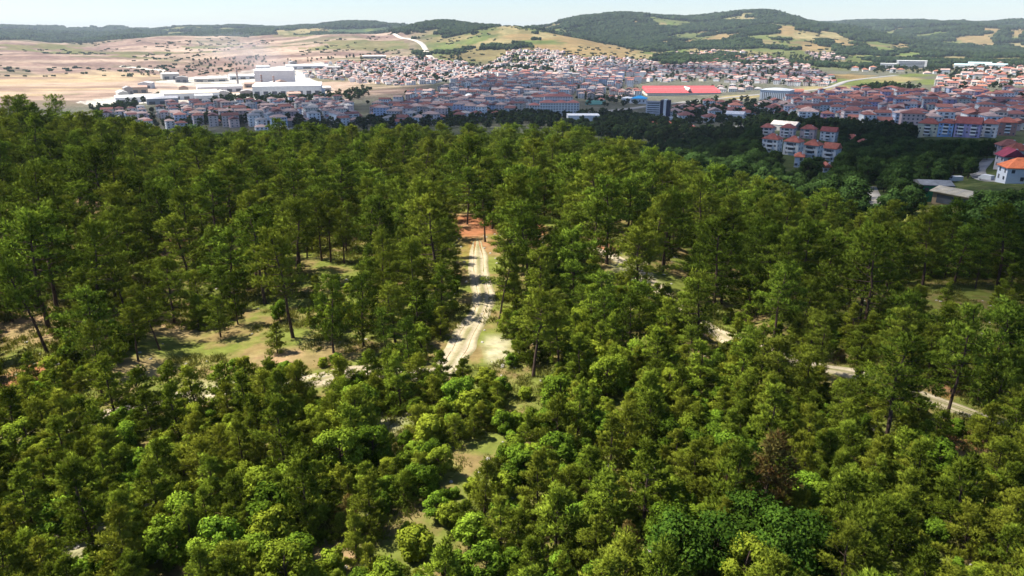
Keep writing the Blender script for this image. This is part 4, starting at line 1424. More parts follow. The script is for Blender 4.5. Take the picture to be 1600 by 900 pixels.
# white apartment blocks below the pine slope, a stepped row of four and the row behind them
for i, (px, py, wpx, hf, turn, wall, roof, lab) in enumerate([
        (1205, 238, 29, 3, -22, (.74, .72, .68), (.30, .10, .075), 'white three storey apartment block with red roof, left end of the front row'),
        (1238, 243, 28, 3, -22, (.72, .69, .63), (.33, .11, .08), 'white three storey apartment block with red roof, second in the front row'),
        (1268, 248, 27, 3, -22, (.74, .72, .68), (.40, .13, .085), 'white apartment block with bright red roof, third in the front row'),
        (1297, 252, 25, 3, -22, (.72, .70, .66), (.42, .14, .09), 'white apartment block with bright red roof, right end of the front row'),
        (1198, 214, 22, 3, -15, (.68, .62, .62), (.30, .11, .09), 'pale three storey block with red tower, left end of second row'),
        (1230, 215, 24, 3, -15, (.66, .58, .58), (.27, .09, .08), 'rose white block behind the white apartment front row'),
        (1262, 217, 25, 3, -15, (.62, .46, .42), (.30, .10, .08), 'pink apartment block with red brown roof in second row'),
        (1294, 221, 26, 3, -15, (.72, .70, .68), (.26, .08, .07), 'white gabled apartment block with maroon roof in second row'),
        (1328, 228, 26, 2, 10, (.66, .62, .56), (.45, .15, .10), 'low house with orange red hipped roof beside the white apartments'),
        (1346, 236, 20, 2, 5, (.68, .64, .58), (.40, .15, .11), 'low cream house under a red roof at the end of second row'),
        (1247, 262, 15, 2, 0, (.74, .74, .74), (.45, .15, .09), 'small white house with orange red roof in front of the apartments'),
        (1290, 270, 14, 1, 10, (.7, .7, .7), (.42, .14, .09), 'small red roofed house in the dark trees below the apartments'),
        (1335, 272, 14, 1, -20, (.5, .4, .35), (.36, .14, .10), 'low brown roofed shed in the dark trees'),
        (1448, 214, 30, 4, -6, (.62, .60, .44), (.27, .09, .07), 'pale olive apartment block with red roof, left end of the coloured row'),
        (1476, 214, 22, 4, -6, (.27, .42, .66), (.26, .09, .07), 'bright blue apartment block in the coloured row'),
        (1510, 215, 36, 4, -6, (.36, .31, .48), (.25, .08, .07), 'violet apartment block with white balconies in the coloured row'),
        (1542, 215, 24, 4, -6, (.66, .64, .62), (.30, .10, .08), 'white banded apartment block with red wall, right of the violet block'),
        (1568, 212, 26, 4, 20, (.42, .22, .18), (.33, .11, .08), 'dark red apartment block at the right end of the coloured row'),
        (1586, 287, 46, 2, 24, (.72, .74, .78), (.52, .16, .07), 'white villa with bright orange roof at the right edge'),
        (1574, 265, 30, 2, 24, (.60, .55, .56), (.26, .05, .08), 'house with dark crimson roof behind the orange roofed villa'),
        (1585, 252, 32, 2, 24, (.66, .60, .55), (.34, .11, .07), 'red roofed house above the crimson roof at right edge'),
        (1572, 243, 30, 2, 24, (.50, .45, .45), (.30, .12, .09), 'topmost brown roofed house of the cluster at right edge'),
        (1020, 200, 22, 1, 8, (.6, .55, .5), (.36, .12, .09), 'low red roofed house right of the long white hall'),
        (1045, 198, 16, 1, -12, (.6, .5, .45), (.40, .14, .10), 'small red house among trees below the office tower'),
        (1030, 212, 22, 1, 5, (.6, .5, .45), (.33, .12, .10), 'long low red roof just over the pine crest'),
        (1080, 208, 14, 2, -20, (.66, .6, .55), (.48, .12, .09), 'small house with vivid red gable over the pine crest'),
        (1065, 203, 14, 1, 15, (.7, .7, .68), (.55, .5, .45), 'small white shed beside the vivid red gable'),
        (1112, 218, 18, 1, 10, (.72, .70, .66), (.40, .15, .11), 'white house with faded red roof at the edge of the pines'),
        (1147, 214, 34, 1, -6, (.62, .52, .45), (.36, .12, .09), 'long low house with broad red roof by the side road'),
        (990, 206, 16, 1, -6, (.75, .75, .75), (.6, .6, .6), 'small white flat shed peeping over the pine crest')]):
    p = at(px, py)
    dd = math.hypot(p.x, p.y)
    w = wpx * dd * .80 / F
    dp = min(13.0, max(7.5, w * .7))
    occupied.append((p.x, p.y, max(w, dp) * .62))
    off = p + (Vector((p.x, p.y, 0)).normalized() * dp / 2)
    house('apartment_building' if hf >= 3 else 'house', off.x, off.y, face_cam(p, turn), w, dp, hf, wall, tuple(c * k for c, k in zip(roof, (1.2, 1.1, 1.05))), lab, 'apartment block' if hf >= 3 else 'house', hip=i % 4 != 3, rise=.40 * min(w, dp), single_windows=True, balconies=hf >= 3, fh=2.45, chimney=hf < 4, z=hz(off.x, off.y), step=3.0 if w < 30 else 3.6)

# green house and the cream roofed barn on the slope
p = at(1453, 314)
e = link('green_house', None, loc=p, rz=face_cam(p, 18), label='small emerald green house with dark flat roof on the wooded slope', cat='house')
link('wall', MB().box(-4, 4, -3.5, 3.5, -2, 5.2).mesh('wall', M_WALL), parent=e, color=(.03, .22, .10))
link('roof', MB().roof(8, 7, 5.21, .9, .6, False).mesh('roof', M_ROOF), parent=e, color=(.20, .21, .22))
link('porch', MB().box(0.5, 3.8, -5.2, -3.55, -1, 2.4).mesh('porch', M_WALL), parent=e, color=(.10, .38, .20))
for u in (-2.6, 0, 2.4):
    link('window', window_mesh('f'), parent=e, loc=(u, -3.5, 3.9))
occupied.append((p.x, p.y, 8))
p = at(1497, 318)
e = link('barn', None, loc=p, rz=face_cam(p, -28), label='low open barn with cream sheet roof beside the green house', cat='barn')
link('wall', MB().box(-5.5, 5.5, -3.6, 3.6, -2, 2.9).mesh('wall', M_WALL), parent=e, color=(.36, .27, .17))
b = MB()
b.roof(11.6, 8.0, 2.91, 1.0, .4, False)
rf = link('roof', b.mesh('roof', M_ROOF), parent=e, color=(.42, .37, .28))
for k in range(4):
    u = -4.6 + k * 2.9
    link('sheet_seam', MB().add([(u, -4.4, 3.17), (u + .16, -4.4, 3.17), (u + .16, 0, 4.19), (u, 0, 4.19)], [(0, 1, 2, 3)]).mesh('sheet_seam', M_CONC), parent=rf)
link('dark_opening_panel', MB().box(-4.2, 4.2, -3.7, -3.55, 0, 2.3).mesh('dark_opening_panel', M_GLASS), parent=e)  # dark panel on the solid wall, painted for the shaded inside
occupied.append((p.x, p.y, 11))

# landmarks of the valley
p = at(1068, 149)
dd = math.hypot(p.x, p.y)
L = 108 * dd / F
e = link('market_hall', None, loc=p, rz=face_cam(p, 14), label='long market hall with bright coral red roofs in the valley', cat='hall')
link('wall', MB().box(-L / 2, L / 2, -1, 58, -4, 5).mesh('wall', M_WALL), parent=e, color=(.62, .58, .52))
for k, (y0, wd_) in enumerate(((9, 22), (31, 22), (50, 18))):
    b = MB().roof(L + 2, wd_, 5.01 + 2.6 * k, 6.0, .3, False, y=y0)
    rf = link('roof', b.mesh('roof', M_ROOF), parent=e, color=[(.52, .10, .105), (.56, .12, .12), (.48, .09, .10)][k])
    for j in range(14):
        u, z0 = -L / 2 + (j + .5) * L / 14, 5.3 + 2.6 * k
        link('roof_seam', MB().add([(u - .5, y0 - wd_ / 2 - .3, z0), (u + .5, y0 - wd_ / 2 - .3, z0), (u + .5, y0, z0 + 6.0), (u - .5, y0, z0 + 6.0)], [(0, 1, 2, 3)]).mesh('roof_seam', M_ROOF), parent=rf, color=(.36, .08, .085))
    link('skylight', MB().box(-L * .48, L * .48, y0 - wd_ * .30, y0 - wd_ * .24, 8.0 + 2.6 * k, 8.3 + 2.6 * k).mesh('skylight', M_WALL), parent=e, color=(.75, .45, .42))
link('cross_gable', MB().roof(7, 60, 9.5, 6.0, .2, False, x=L * .08, y=29).mesh('cross_gable', M_ROOF), parent=e, color=(.72, .50, .46))
occupied.append((p.x, p.y + 25, L * .5))

p = at(990, 162)
dd = math.hypot(p.x, p.y)
w = 36 * dd / F
e = link('sports_hall', None, loc=p, rz=face_cam(p, -8), label='white sports hall with bright blue roof beside the pitch', cat='hall')
link('wall', MB().box(-w / 2, w / 2, 0, 22, -4, 9).mesh('wall', M_WALL), parent=e, color=(.74, .74, .74))
link('roof', MB().roof(w * .62, 24, 9.01, 5, .6, True, x=w * .2, y=11).mesh('roof', M_ROOF), parent=e, color=(.03, .30, .62))
link('side_roof', MB().roof(w * .4, 22, 9.01, 2.5, .3, True, x=-w * .31, y=11).mesh('side_roof', M_ROOF), parent=e, color=(.70, .70, .70))
for k in range(6):
    link('window', MB().box(-w * .42 + k * w * .16, -w * .42 + k * w * .16 + 2.6, -.06, .1, 3, 6.5).mesh('window', M_GLASS), parent=e)
occupied.append((p.x, p.y + 10, w * .6))

p = at(1028, 187)
dd = math.hypot(p.x, p.y)
k_ = dd / F
e = link('office_tower', None, loc=p, rz=face_cam(p, -8), label='office tower of a banded slab and dark and white fins', cat='tower')
hT = 29 * k_
link('main_block', MB().box(-19 * k_, 2 * k_, 0, 14, -4, hT * .86).mesh('main_block', M_WALL), parent=e, color=(.60, .60, .62))
nfl = 8
for f_ in range(nfl):
    z0 = hT * .86 * (f_ + .35) / nfl
    link('window_band', MB().box(-17 * k_, 1 * k_, -.12, .1, z0, z0 + hT * .86 / nfl * .42).mesh('window_band', M_GLASS), parent=e)
link('dark_fin', MB().box(2.01 * k_, 7 * k_, -.5, 13, -4, hT * .97).mesh('dark_fin', M_WALL), parent=e, color=(.03, .03, .06))
link('white_fin', MB().box(7.01 * k_, 11 * k_, -1.2, 13.5, -4, hT).mesh('white_fin', M_WALL), parent=e, color=(.75, .74, .73))
link('dark_fin', MB().box(11.01 * k_, 16 * k_, -.5, 13, -4, hT * .97).mesh('dark_fin', M_WALL), parent=e, color=(.03, .03, .06))
link('podium', MB().box(1 * k_, 28 * k_, -9, -1.3, -4, 4.5).mesh('podium', M_WALL), parent=e, color=(.62, .66, .66))
link('roof', MB().box(-19.3 * k_, 2 * k_, -.3, 14.3, hT * .86 + .01, hT * .86 + .8).mesh('roof', M_ROOF), parent=e, color=(.25, .25, .27))
occupied.append((p.x, p.y, 32))

p = at(1208, 160)
dd = math.hypot(p.x, p.y)
k_ = dd / F
w = 40 * k_
hT = 16.5 * k_
e = link('office_block', None, loc=p, rz=face_cam(p, -14), label='pale cubic office block with dark vertical window slits', cat='office block')
link('wall', MB().box(-w / 2, w / 2, 0, w * .8, -4, hT).mesh('wall', M_WALL), parent=e, color=(.66, .69, .70))
link('roof', MB().roof(w, w * .8, hT + .01, 3, 1.0, True, y=w * .4).mesh('roof', M_ROOF), parent=e, color=(.72, .74, .75))
for k in range(13):
    u = -w * .40 + k * w * .80 / 12
    link('window', MB().box(u - .55, u + .55, -.1, .1, hT * .12, hT * .82).mesh('window', M_GLASS), parent=e)
for k in range(7):
    u = w * .1 + k * w * .6 / 6
    link('window', MB().box(w / 2 - .1, w / 2 + .1, u - .55, u + .55, hT * .12, hT * .82).mesh('window', M_GLASS), parent=e)
occupied.append((p.x, p.y + 15, w * .8))

p = at(866, 181)
dd = math.hypot(p.x, p.y)
k_ = dd / F
e = link('apartment_complex', None, loc=p, rz=face_cam(p, 4), label='big white five storey apartment complex with red roofs above the crest', cat='apartment block')
for i, (a, b_, y0, fl) in enumerate(((-38, -22, 2, 4), (-22, 2, 0, 5), (2, 20, 1.5, 5), (20, 38, 0, 5), (-14, 30, 19, 7))):
    a *= k_
    b_ *= k_
    hh = fl * 3.3
    dpt = 14
    wg = link('wing', MB().box(a + .02, b_ - .02, y0, y0 + dpt, -4, hh).mesh('wing', M_WALL), parent=e, color=(.76, .75, .72))
    link('roof', MB().roof(b_ - a, dpt, hh + .01, 3.2, .4, True, x=(a + b_) / 2, y=y0 + dpt / 2).mesh('roof', M_ROOF), parent=wg, color=(.36, .14, .12))
    nW = max(2, int((b_ - a) / 3.4))
    for f_ in range(fl):
        for j in range(nW):
            u = a + (j + .5) * (b_ - a) / nW
            link('window', MB().box(u - .85, u + .85, y0 - .06, y0 + .1, f_ * 3.3 + .9, f_ * 3.3 + 2.6).mesh('window', M_GLASS), parent=wg)
occupied.append((p.x, p.y + 10, 40 * k_))


def shed(px, py, wpx, hm, depth, label, wall=(.74, .73, .71), roof=(.72, .71, .69), turn=0, cat='factory hall', name='factory_hall', gable=True, doors=3):
    p = at(px, py)
    w = wpx * math.hypot(p.x, p.y) / F
    e = link(name, None, loc=p, rz=face_cam(p, turn), label=label, cat=cat)
    link('wall', MB().box(-w / 2, w / 2, 0, depth, -5, hm).mesh('wall', M_WALL), parent=e, color=wall)
    n = max(1, int(depth / 30))
    for k in range(n):
        link('roof', MB().roof(w, depth / n - .1, hm + .01, 3.0 if gable else .6, .3, False, y=(k + .5) * depth / n).mesh('roof', M_ROOF), parent=e, color=roof)
    for k in range(doors):
        u = -w / 2 + (k + .5) * w / doors
        link('door', MB().box(u - w / doors * .28, u + w / doors * .28, -.15, .1, .2, hm * .55).mesh('door', M_GLASS), parent=e)
    occupied.append((p.x, p.y + depth / 2, max(w, depth) * .6))
    return e


shed(912, 193, 48, 9, 24, 'long white flat roofed hall just over the pine crest', cat='hall', name='long_hall', gable=False, doors=0, turn=6)
shed(450, 152, 96, 22, 90, 'largest white factory hall at the foot of the works', turn=-4, doors=8)
shed(430, 132, 54, 34, 60, 'tall white factory hall behind the largest one', turn=-4, doors=0)
shed(492, 150, 30, 10, 30, 'low white works shed with pale green front, right of the largest hall', wall=(.60, .68, .64), doors=3)
shed(300, 156, 74, 12, 60, 'long low white works hall with tan ribbed roof', roof=(.60, .50, .38), turn=4, doors=6)
shed(345, 144, 60, 12, 50, 'white works hall among the pale heaps', turn=4, doors=5)
shed(220, 160, 60, 9, 30, 'low white works hall at the left end of the yard', turn=4, doors=4)
shed(255, 163, 40, 9, 25, 'low grey works hall beside the dark trees', wall=(.35, .35, .36), roof=(.4, .4, .42), turn=2)
shed(380, 124, 36, 10, 40, 'small white hall at the back of the works yard', turn=4)
shed(330, 128, 44, 9, 40, 'small cream hall at the upper works yard', wall=(.62, .56, .46), turn=4)
shed(480, 108, 60, 9, 50, 'long white hall at the top of the works beside the red roofs', turn=0)
shed(585, 92, 34, 9, 30, 'pale hall with dark front above the upper town', wall=(.3, .28, .26), roof=(.66, .62, .56), turn=0)
for px, wpx, lab in ((1505, 22, 'left'), (1530, 26, 'middle'), (1556, 24, 'right')):
    shed(px, 107 if lab != 'middle' else 104, wpx, 9, 60, f'{lab} one of three pale teal roofed warehouses in the far valley', wall=(.6, .62, .6), roof=(.42, .56, .55), name='warehouse', cat='warehouse')
e = shed(1423, 107, 36, 22, 30, 'white school building with rows of windows in the far valley', name='school_building', cat='school', gable=False, doors=0)
w = 36 * math.hypot(*at(1423, 107)[:2]) / F
for f_ in range(5):
    link('window_band', MB().box(-w * .42, w * .42, -.3, .1, 2 + f_ * 4, 4 + f_ * 4).mesh('window_band', M_GLASS), parent=e)
e = shed(1390, 107, 24, 14, 24, 'grey wing building left of the white school', wall=(.45, .45, .46), name='school_building', cat='school', gable=False)
shed(1222, 204, 36, 5, 16, 'long shed with pale beige roof behind the white apartments', wall=(.6, .55, .5), roof=(.66, .58, .5), cat='shed', name='long_shed', turn=-20)
shed(1147, 186, 26, 6, 18, 'white low hall with pale roof in the dark park', cat='hall', name='low_hall', turn=-10)

gw = np.random.default_rng(77)
works = []
while len(works) < 22:
    px, py = gw.uniform(150, 520), gw.uniform(102, 160)
    p = at(px, py)
    if bool(in_poly(np.array([p.x]), np.array([p.y]), yard)[0]) and all((p - q[2]).length > 45 for q in works) and not any(math.hypot(o_[0] - p.x, o_[1] - p.y) < o_[2] + 12 for o_ in occupied):
        works.append((px, py, p))
works.sort()
for i, (px, py, p) in enumerate(works):
    tone = [((.50, .47, .42), (.52, .50, .47), 'pale'), ((.30, .28, .27), (.34, .32, .31), 'grey'), ((.42, .33, .25), (.40, .26, .2), 'tan'), ((.62, .61, .59), (.55, .54, .53), 'white')][i % 4]
    shed(px, py, gw.uniform(9, 24), gw.uniform(6, 16), gw.uniform(18, 40), f'small {tone[2]} works shed in the white yard, {ordinal(i, len(works))} of the sheds', wall=tone[0], roof=tone[1], turn=gw.uniform(-12, 12), name='works_shed', cat='shed', doors=2)
for px, py, top, lab in ((373, 141, 110, 'left'), (411, 147, 120, 'middle'), (430, 149, 122, 'right')):
    p = at(px, py)
    hh = (py - top) * math.hypot(p.x, p.y) / F
    e = link('chimney_stack', None, loc=p, label=f'{lab} tall thin factory chimney of the white works', cat='chimney')
    link('shaft', MB().tube([(0, 0, -3), (0, 0, hh * .5), (0, 0, hh)], [3.0, 2.3, 1.7], 10).mesh('shaft', M_WALL, True), parent=e, color=(.30, .26, .24))
    for k in (.72, .86, .97):
        link('band', MB().tube([(0, 0, hh * k - 2), (0, 0, hh * k)], [2.4, 2.4], 10).mesh('band', M_WALL), parent=e, color=(.34, .19, .16))


def minaret(px, py, hpx, lab):
    p = at(px, py)
    hh = hpx * math.hypot(p.x, p.y) / F
    e = link('minaret', None, loc=p, label=lab, cat='minaret')
    r = hh * .045
    link('shaft', MB().tube([(0, 0, -3), (0, 0, hh * .18), (0, 0, hh * .2), (0, 0, hh * .8)], [r * 1.5, r * 1.5, r, r * .9], 10).mesh('shaft', M_WHITE), parent=e)
    link('balcony', MB().tube([(0, 0, hh * .60), (0, 0, hh * .64), (0, 0, hh * .68)], [r, r * 1.8, r * 1.8], 10).mesh('balcony', M_WHITE), parent=e)
    link('spire', MB().tube([(0, 0, hh * .8), (0, 0, hh)], [r * 1.15, .05], 10).mesh('spire', M_ROOF), parent=e, color=(.45, .47, .5))
    return p


minaret(1437, 189, 27, 'white minaret rising from the red roofed district')
minaret(650, 162, 24, 'slender white minaret in the shaded left part of town')
minaret(1033, 128, 16, 'distant white minaret above the coral market hall')
p = at(733, 160)
e = link('mosque', None, loc=p, rz=face_cam(p), label='small pale mosque with rounded dome in the shaded town', cat='mosque')
link('wall', MB().box(-9, 9, -9, 9, -4, 8).mesh('wall', M_WALL), parent=e, color=(.66, .64, .60))
link('dome', mesh_np('dome', ICO2[0] * np.array([8.6, 8.6, 7]) + np.array([0, 0, 8]), ICO2[1], [M_WALL], smooth=True), parent=e, color=(.62, .64, .66))
occupied.append((p.x, p.y, 14))
# sports pitch, cars on the lane
pp = [at(*q) for q in ((914, 164), (946, 164), (946, 157), (916, 157))]
link('sports_pitch', mesh_np('sports_pitch', [(q.x, q.y, q.z + .8) for q in pp] + [(q.x, q.y, q.z - 2) for q in pp], [(0, 1, 2, 3), (0, 4, 5, 1), (1, 5, 6, 2), (2, 6, 7, 3), (3, 7, 4, 0)], [simple_mat('pitch_turf', (.05, .16, .14), .9, .1, .1)]), kind='structure', label='dark teal sports pitch in the valley')
c = [at(*q) for q in ((914, 164), (946, 160))]
occupied.append(((c[0].x + c[1].x) / 2, (c[0].y + c[1].y) / 2, 40))
for px, py, rz_, lab in ((1492, 284, .5, 'white van parked on the slope above the cream roofed barn'), (1540, 282, -.6, 'white van on the narrow lane beside the orange roofed villa')):
    p = at(px, py)
    e = link('parked_van', None, loc=p, rz=face_cam(p) + rz_, label=lab, cat='van')
    b = MB()
    prof = [(-2.3, .35), (-2.3, 1.1), (-1.9, 1.2), (-1.2, 2.0), (2.3, 2.05), (2.4, .35)]
    n = len(prof)
    b.add([(x_, -.9, z_) for x_, z_ in prof] + [(x_, .9, z_) for x_, z_ in prof], [tuple(range(n - 1, -1, -1))[::-1], tuple(range(2 * n - 1, n - 1, -1))] + [(i, i + n, (i + 1) % n + n, (i + 1) % n) for i in range(n)])
    link('body', b.mesh('body', M_WHITE), parent=e)
    link('windscreen', MB().add([(-1.86, -.8, 1.28), (-1.86, .8, 1.28), (-1.26, .74, 1.97), (-1.26, -.74, 1.97)], [(0, 1, 2, 3)]).mesh('windscreen', M_GLASS), parent=e, loc=(-.03, 0, .03))
    for wx in (-1.5, 1.5):
        for wy in (-.92, .74):
            link('wheel', MB().tube([(wx, wy, .36), (wx, wy + .2, .36)], [.36, .36], 12).mesh('wheel', M_GLASS), parent=e)

# districts: houses in rows
DISTRICTS = [
    # polygon in the photograph, spacing across, spacing in depth, street angle, storeys, roof choice, wall choice, words, keep
    ([(1232, 152), (1320, 149), (1440, 152), (1600, 150), (1640, 150), (1640, 206), (1550, 203), (1430, 206), (1390, 206), (1320, 202), (1235, 196), (1222, 184)], 17, 19, 12, (2, 5), [0, 0, 1, 2, 2, 3], [0, 0, 0, 1, 2, 3, 6, 7], 'in the red roofed district', .86),
    ([(560, 196), (600, 168), (640, 150), (700, 138), (800, 118), (900, 116), (1000, 112), (1010, 128), (950, 144), (905, 154), (905, 160), (830, 170), (820, 184), (740, 190), (640, 200)], 17, 19, -8, (2, 5), [0, 3, 3, 1, 5], [0, 0, 0, 1, 2, 3, 6, 6], 'in the shaded town centre', .9),
    ([(150, 182), (230, 174), (330, 168), (480, 160), (545, 160), (560, 196), (430, 206), (300, 200), (180, 196)], 16, 18, 6, (1, 4), [0, 3, 3, 5, 1], [0, 0, 0, 1, 2, 6, 3], 'in the lower left quarter', .8),
    ([(470, 104), (560, 98), (640, 90), (690, 96), (760, 104), (790, 84), (850, 78), (900, 88), (960, 92), (1010, 96), (1060, 108), (1000, 112), (900, 116), (800, 118), (720, 128), (640, 134), (560, 130), (480, 122)], 13.5, 20, 15, (1, 3), [3, 3, 3, 2, 5], [0, 0, 1, 6, 6, 0], 'in the sunlit upper town', .74),
    ([(1000, 112), (1060, 104), (1120, 96), (1200, 90), (1240, 96), (1280, 112), (1310, 128), (1290, 136), (1230, 134), (1180, 132), (1120, 128), (1010, 128)], 16, 24, -14, (1, 3), [0, 3, 3, 1], [0, 0, 6, 1, 5], 'on the slope behind the market hall', .66),
    ([(1260, 82), (1300, 84), (1320, 94), (1290, 96), (1262, 90)], 17, 24, 0, (1, 3), [3, 3], [6, 6, 1], 'in the pink hillside estate', .8),
    ([(1460, 128), (1530, 118), (1600, 108), (1640, 108), (1640, 140), (1560, 140), (1470, 142)], 17, 22, 8, (1, 4), [3, 2, 4], [1, 6, 2, 0], 'in the far right quarter', .62),
    ([(1330, 108), (1400, 110), (1480, 112), (1600, 92), (1640, 92), (1600, 104), (1500, 116), (1420, 116), (1340, 114)], 22, 34, 8, (1, 3), [3, 4], [0, 1, 6], 'along the far valley', .4),
    ([(1050, 84), (1110, 80), (1180, 82), (1150, 92), (1080, 94)], 24, 40, 8, (1, 2), [3, 4], [0, 1, 6], 'at the foot of the wooded mountain', .4),
    ([(905, 150), (960, 142), (1000, 140), (1000, 152), (960, 158), (910, 160)], 17, 22, 0, (1, 4), [0, 3], [0, 1, 2], 'by the sports pitch', .75),
    ([(1052, 170), (1110, 162), (1180, 160), (1228, 166), (1224, 182), (1170, 190), (1100, 200), (1056, 196)], 24, 30, 10, (1, 3), [0, 2, 3], [0, 0, 1, 6], 'in the dark park', .34),
    ([(1100, 134), (1180, 134), (1185, 142), (1120, 146)], 18, 30, 0, (1, 2), [5, 3], [0, 5], 'right of the market hall', .5),
]
gt = np.random.default_rng(5)
plots, town_tree_pts = [], []
OCC = np.array(occupied)
for di, (poly, sx, sy, angd, (f0, f1), rch, wch, words_, keep) in enumerate(DISTRICTS):
    wp = wpoly(poly)
    P = np.array(wp)
    c = P.mean(0)
    base = -math.atan2(c[0], c[1]) + R(angd)
    ca, sa = math.cos(base), math.sin(base)
    ext = np.abs(P - c).max() * 1.5
    nx, ny = int(ext / sx) + 1, int(ext / sy) + 1
    I, J = np.meshgrid(np.arange(-nx, nx + 1), np.arange(-ny, ny + 1))
    I, J = I.ravel(), J.ravel()
    lx = I * sx + np.floor(I / 5.0) * 8 + gt.uniform(-.16, .16, I.shape) * sx
    ly = J * sy + np.floor(J / 2.0) * 7 + gt.uniform(-.14, .14, I.shape) * sy
    X, Y = c[0] + lx * ca - ly * sa, c[1] + lx * sa + ly * ca
    ok = in_poly(X, Y, wp)
    green = fbm(X, Y, 130, 3, 61 + di)
    for x, y, gk in zip(X[ok], Y[ok], green[ok]):
        near_occ = (np.hypot(OCC[:, 0] - x, OCC[:, 1] - y) < OCC[:, 2] + 8).any()
        if near_occ:
            continue
        if gt.uniform() > keep or gk > .66:
            if gt.uniform() < .75:
                town_tree_pts.append((x + gt.uniform(-4, 4), y + gt.uniform(-4, 4)))
            continue
        px, py, _ = project(x, y, hz(x, y) + 5)
        if not -30 < px < 1630:
            continue
        fl = int(gt.integers(f0, f1 + 1))
        w = sx * gt.uniform(.62, .9) * (1.25 if fl >= 4 else 1)
        d = sy * gt.uniform(.52, .72)
        if gt.uniform() < .3:
            w, d = d, w
        plots.append(dict(x=x, y=y, rz=base + (0 if gt.uniform() < .8 else math.pi / 2) + R(gt.normal(0, 4)), w=min(w, 24), d=d, fl=fl, wall=WALLS[wch[int(gt.integers(len(wch)))]], roof=ROOFS[rch[int(gt.integers(len(rch)))]],
                          k=gt.uniform(.8, 1.15), hip=gt.uniform() < .6, words=words_, px=float(px), py=float(py), r=math.hypot(x, y)))
        if gt.uniform() < .45:
            town_tree_pts.append((x + gt.uniform(-.6, .6) * sx, y + sy * .5))

plots.sort(key=lambda q: -q['w'] * (q['fl'] + 2) ** .5 / q['r'])
things, mass = plots[:270], plots[270:]
zones = {}
for q in things:
    rowb = 'near row' if q['r'] < 800 else 'second row' if q['r'] < 870 else 'third row' if q['r'] < 940 else 'middle rows' if q['r'] < 1030 else 'rear rows' if q['r'] < 1150 else 'far rows'
    q['row'] = rowb
    zones.setdefault((q['words'], rowb, q['wall'][1], q['roof'][1]), []).append(q)
NUMW = ['', 'one', 'two', 'three', 'four', 'five', 'six']
for (wd_, rowb, wc, rc), z in zones.items():
    z.sort(key=lambda q: q['px'])
    for i, q in enumerate(z):
        o_ = ordinal(i, len(z))
        lab = f"{wc} {'block' if q['fl'] > 3 else 'house'} with {rc} roof, {rowb} {wd_}".replace('red brown', 'russet').replace('in the shaded town centre', 'of shaded town centre') + ('' if o_ == 'standing alone' else f', {o_}')
        big = q['r'] < 900
        house('apartment_building' if q['fl'] > 3 else 'house', q['x'], q['y'], q['rz'], q['w'], q['d'], q['fl'], shade(q['wall'][0], q['k']), shade(q['roof'][0], q['k']), lab, 'apartment block' if q['fl'] > 3 else 'house', 'town houses', q['hip'], single_windows=big and q['fl'] < 4 and q['r'] < 800, balconies=q['fl'] > 3 and big, step=3.4)

# the rest of the town, too far and too many to count
mv, mf, mc = [], [], []
for q in mass:
    ca, sa = math.cos(q['rz']), math.sin(q['rz'])
    z0 = hz(q['x'], q['y'])
    h = q['fl'] * 3.0 + .3
    parts = [(MB().box(-q['w'] / 2, q['w'] / 2, -q['d'] / 2, q['d'] / 2, -5, h), shade(q['wall'][0], q['k'])), (MB().roof(q['w'], q['d'], h + .01, .20 * min(q['w'], q['d']), .4, q['hip']), shade(q['roof'][0], q['k']))]
    if q['r'] < 1900:
        b = MB()
        for s_ in window_spots(q['w'], q['d'], q['fl'], 3.0, 4.2):
            b.box(*window_box(*s_, q['w'], q['d'], 1.7, 1.5))
        parts.append((b, (.05, .06, .08)))
    for b, col_ in parts:
        n = len(mv)
        mv += [(q['x'] + v[0] * ca - v[1] * sa, q['y'] + v[0] * sa + v[1] * ca, z0 + v[2]) for v in b.v]
        mf += [tuple(i + n for i in f) for f in b.f]
        mc += [col_] * len(b.v)
link('town', mesh_np('town', mv, mf, [M_TOWN], color=np.array(mc)), kind='stuff', label='mass of small far-off houses with red and pink roofs in the valley')
print('TOWN plots', len(plots), 'town trees', len(town_tree_pts), 'faces', len(mf))

# trees between the houses and along the valley; woods of the far hills
def patch_trees(poly, n, sc=(.7, 1.2)):
    wp = wpoly(poly)
    P = np.array(wp)
    lo, hi = P.min(0), P.max(0)
    x, y = gt.uniform(lo[0], hi[0], n * 40), gt.uniform(lo[1], hi[1], n * 40)
    k = in_poly(x, y, wp)
    for a, b in list(zip(x[k], y[k]))[:n]:
        if not (np.hypot(OCC[:, 0] - a, OCC[:, 1] - b) < OCC[:, 2]).any():
            town_tree_pts.append((a, b))


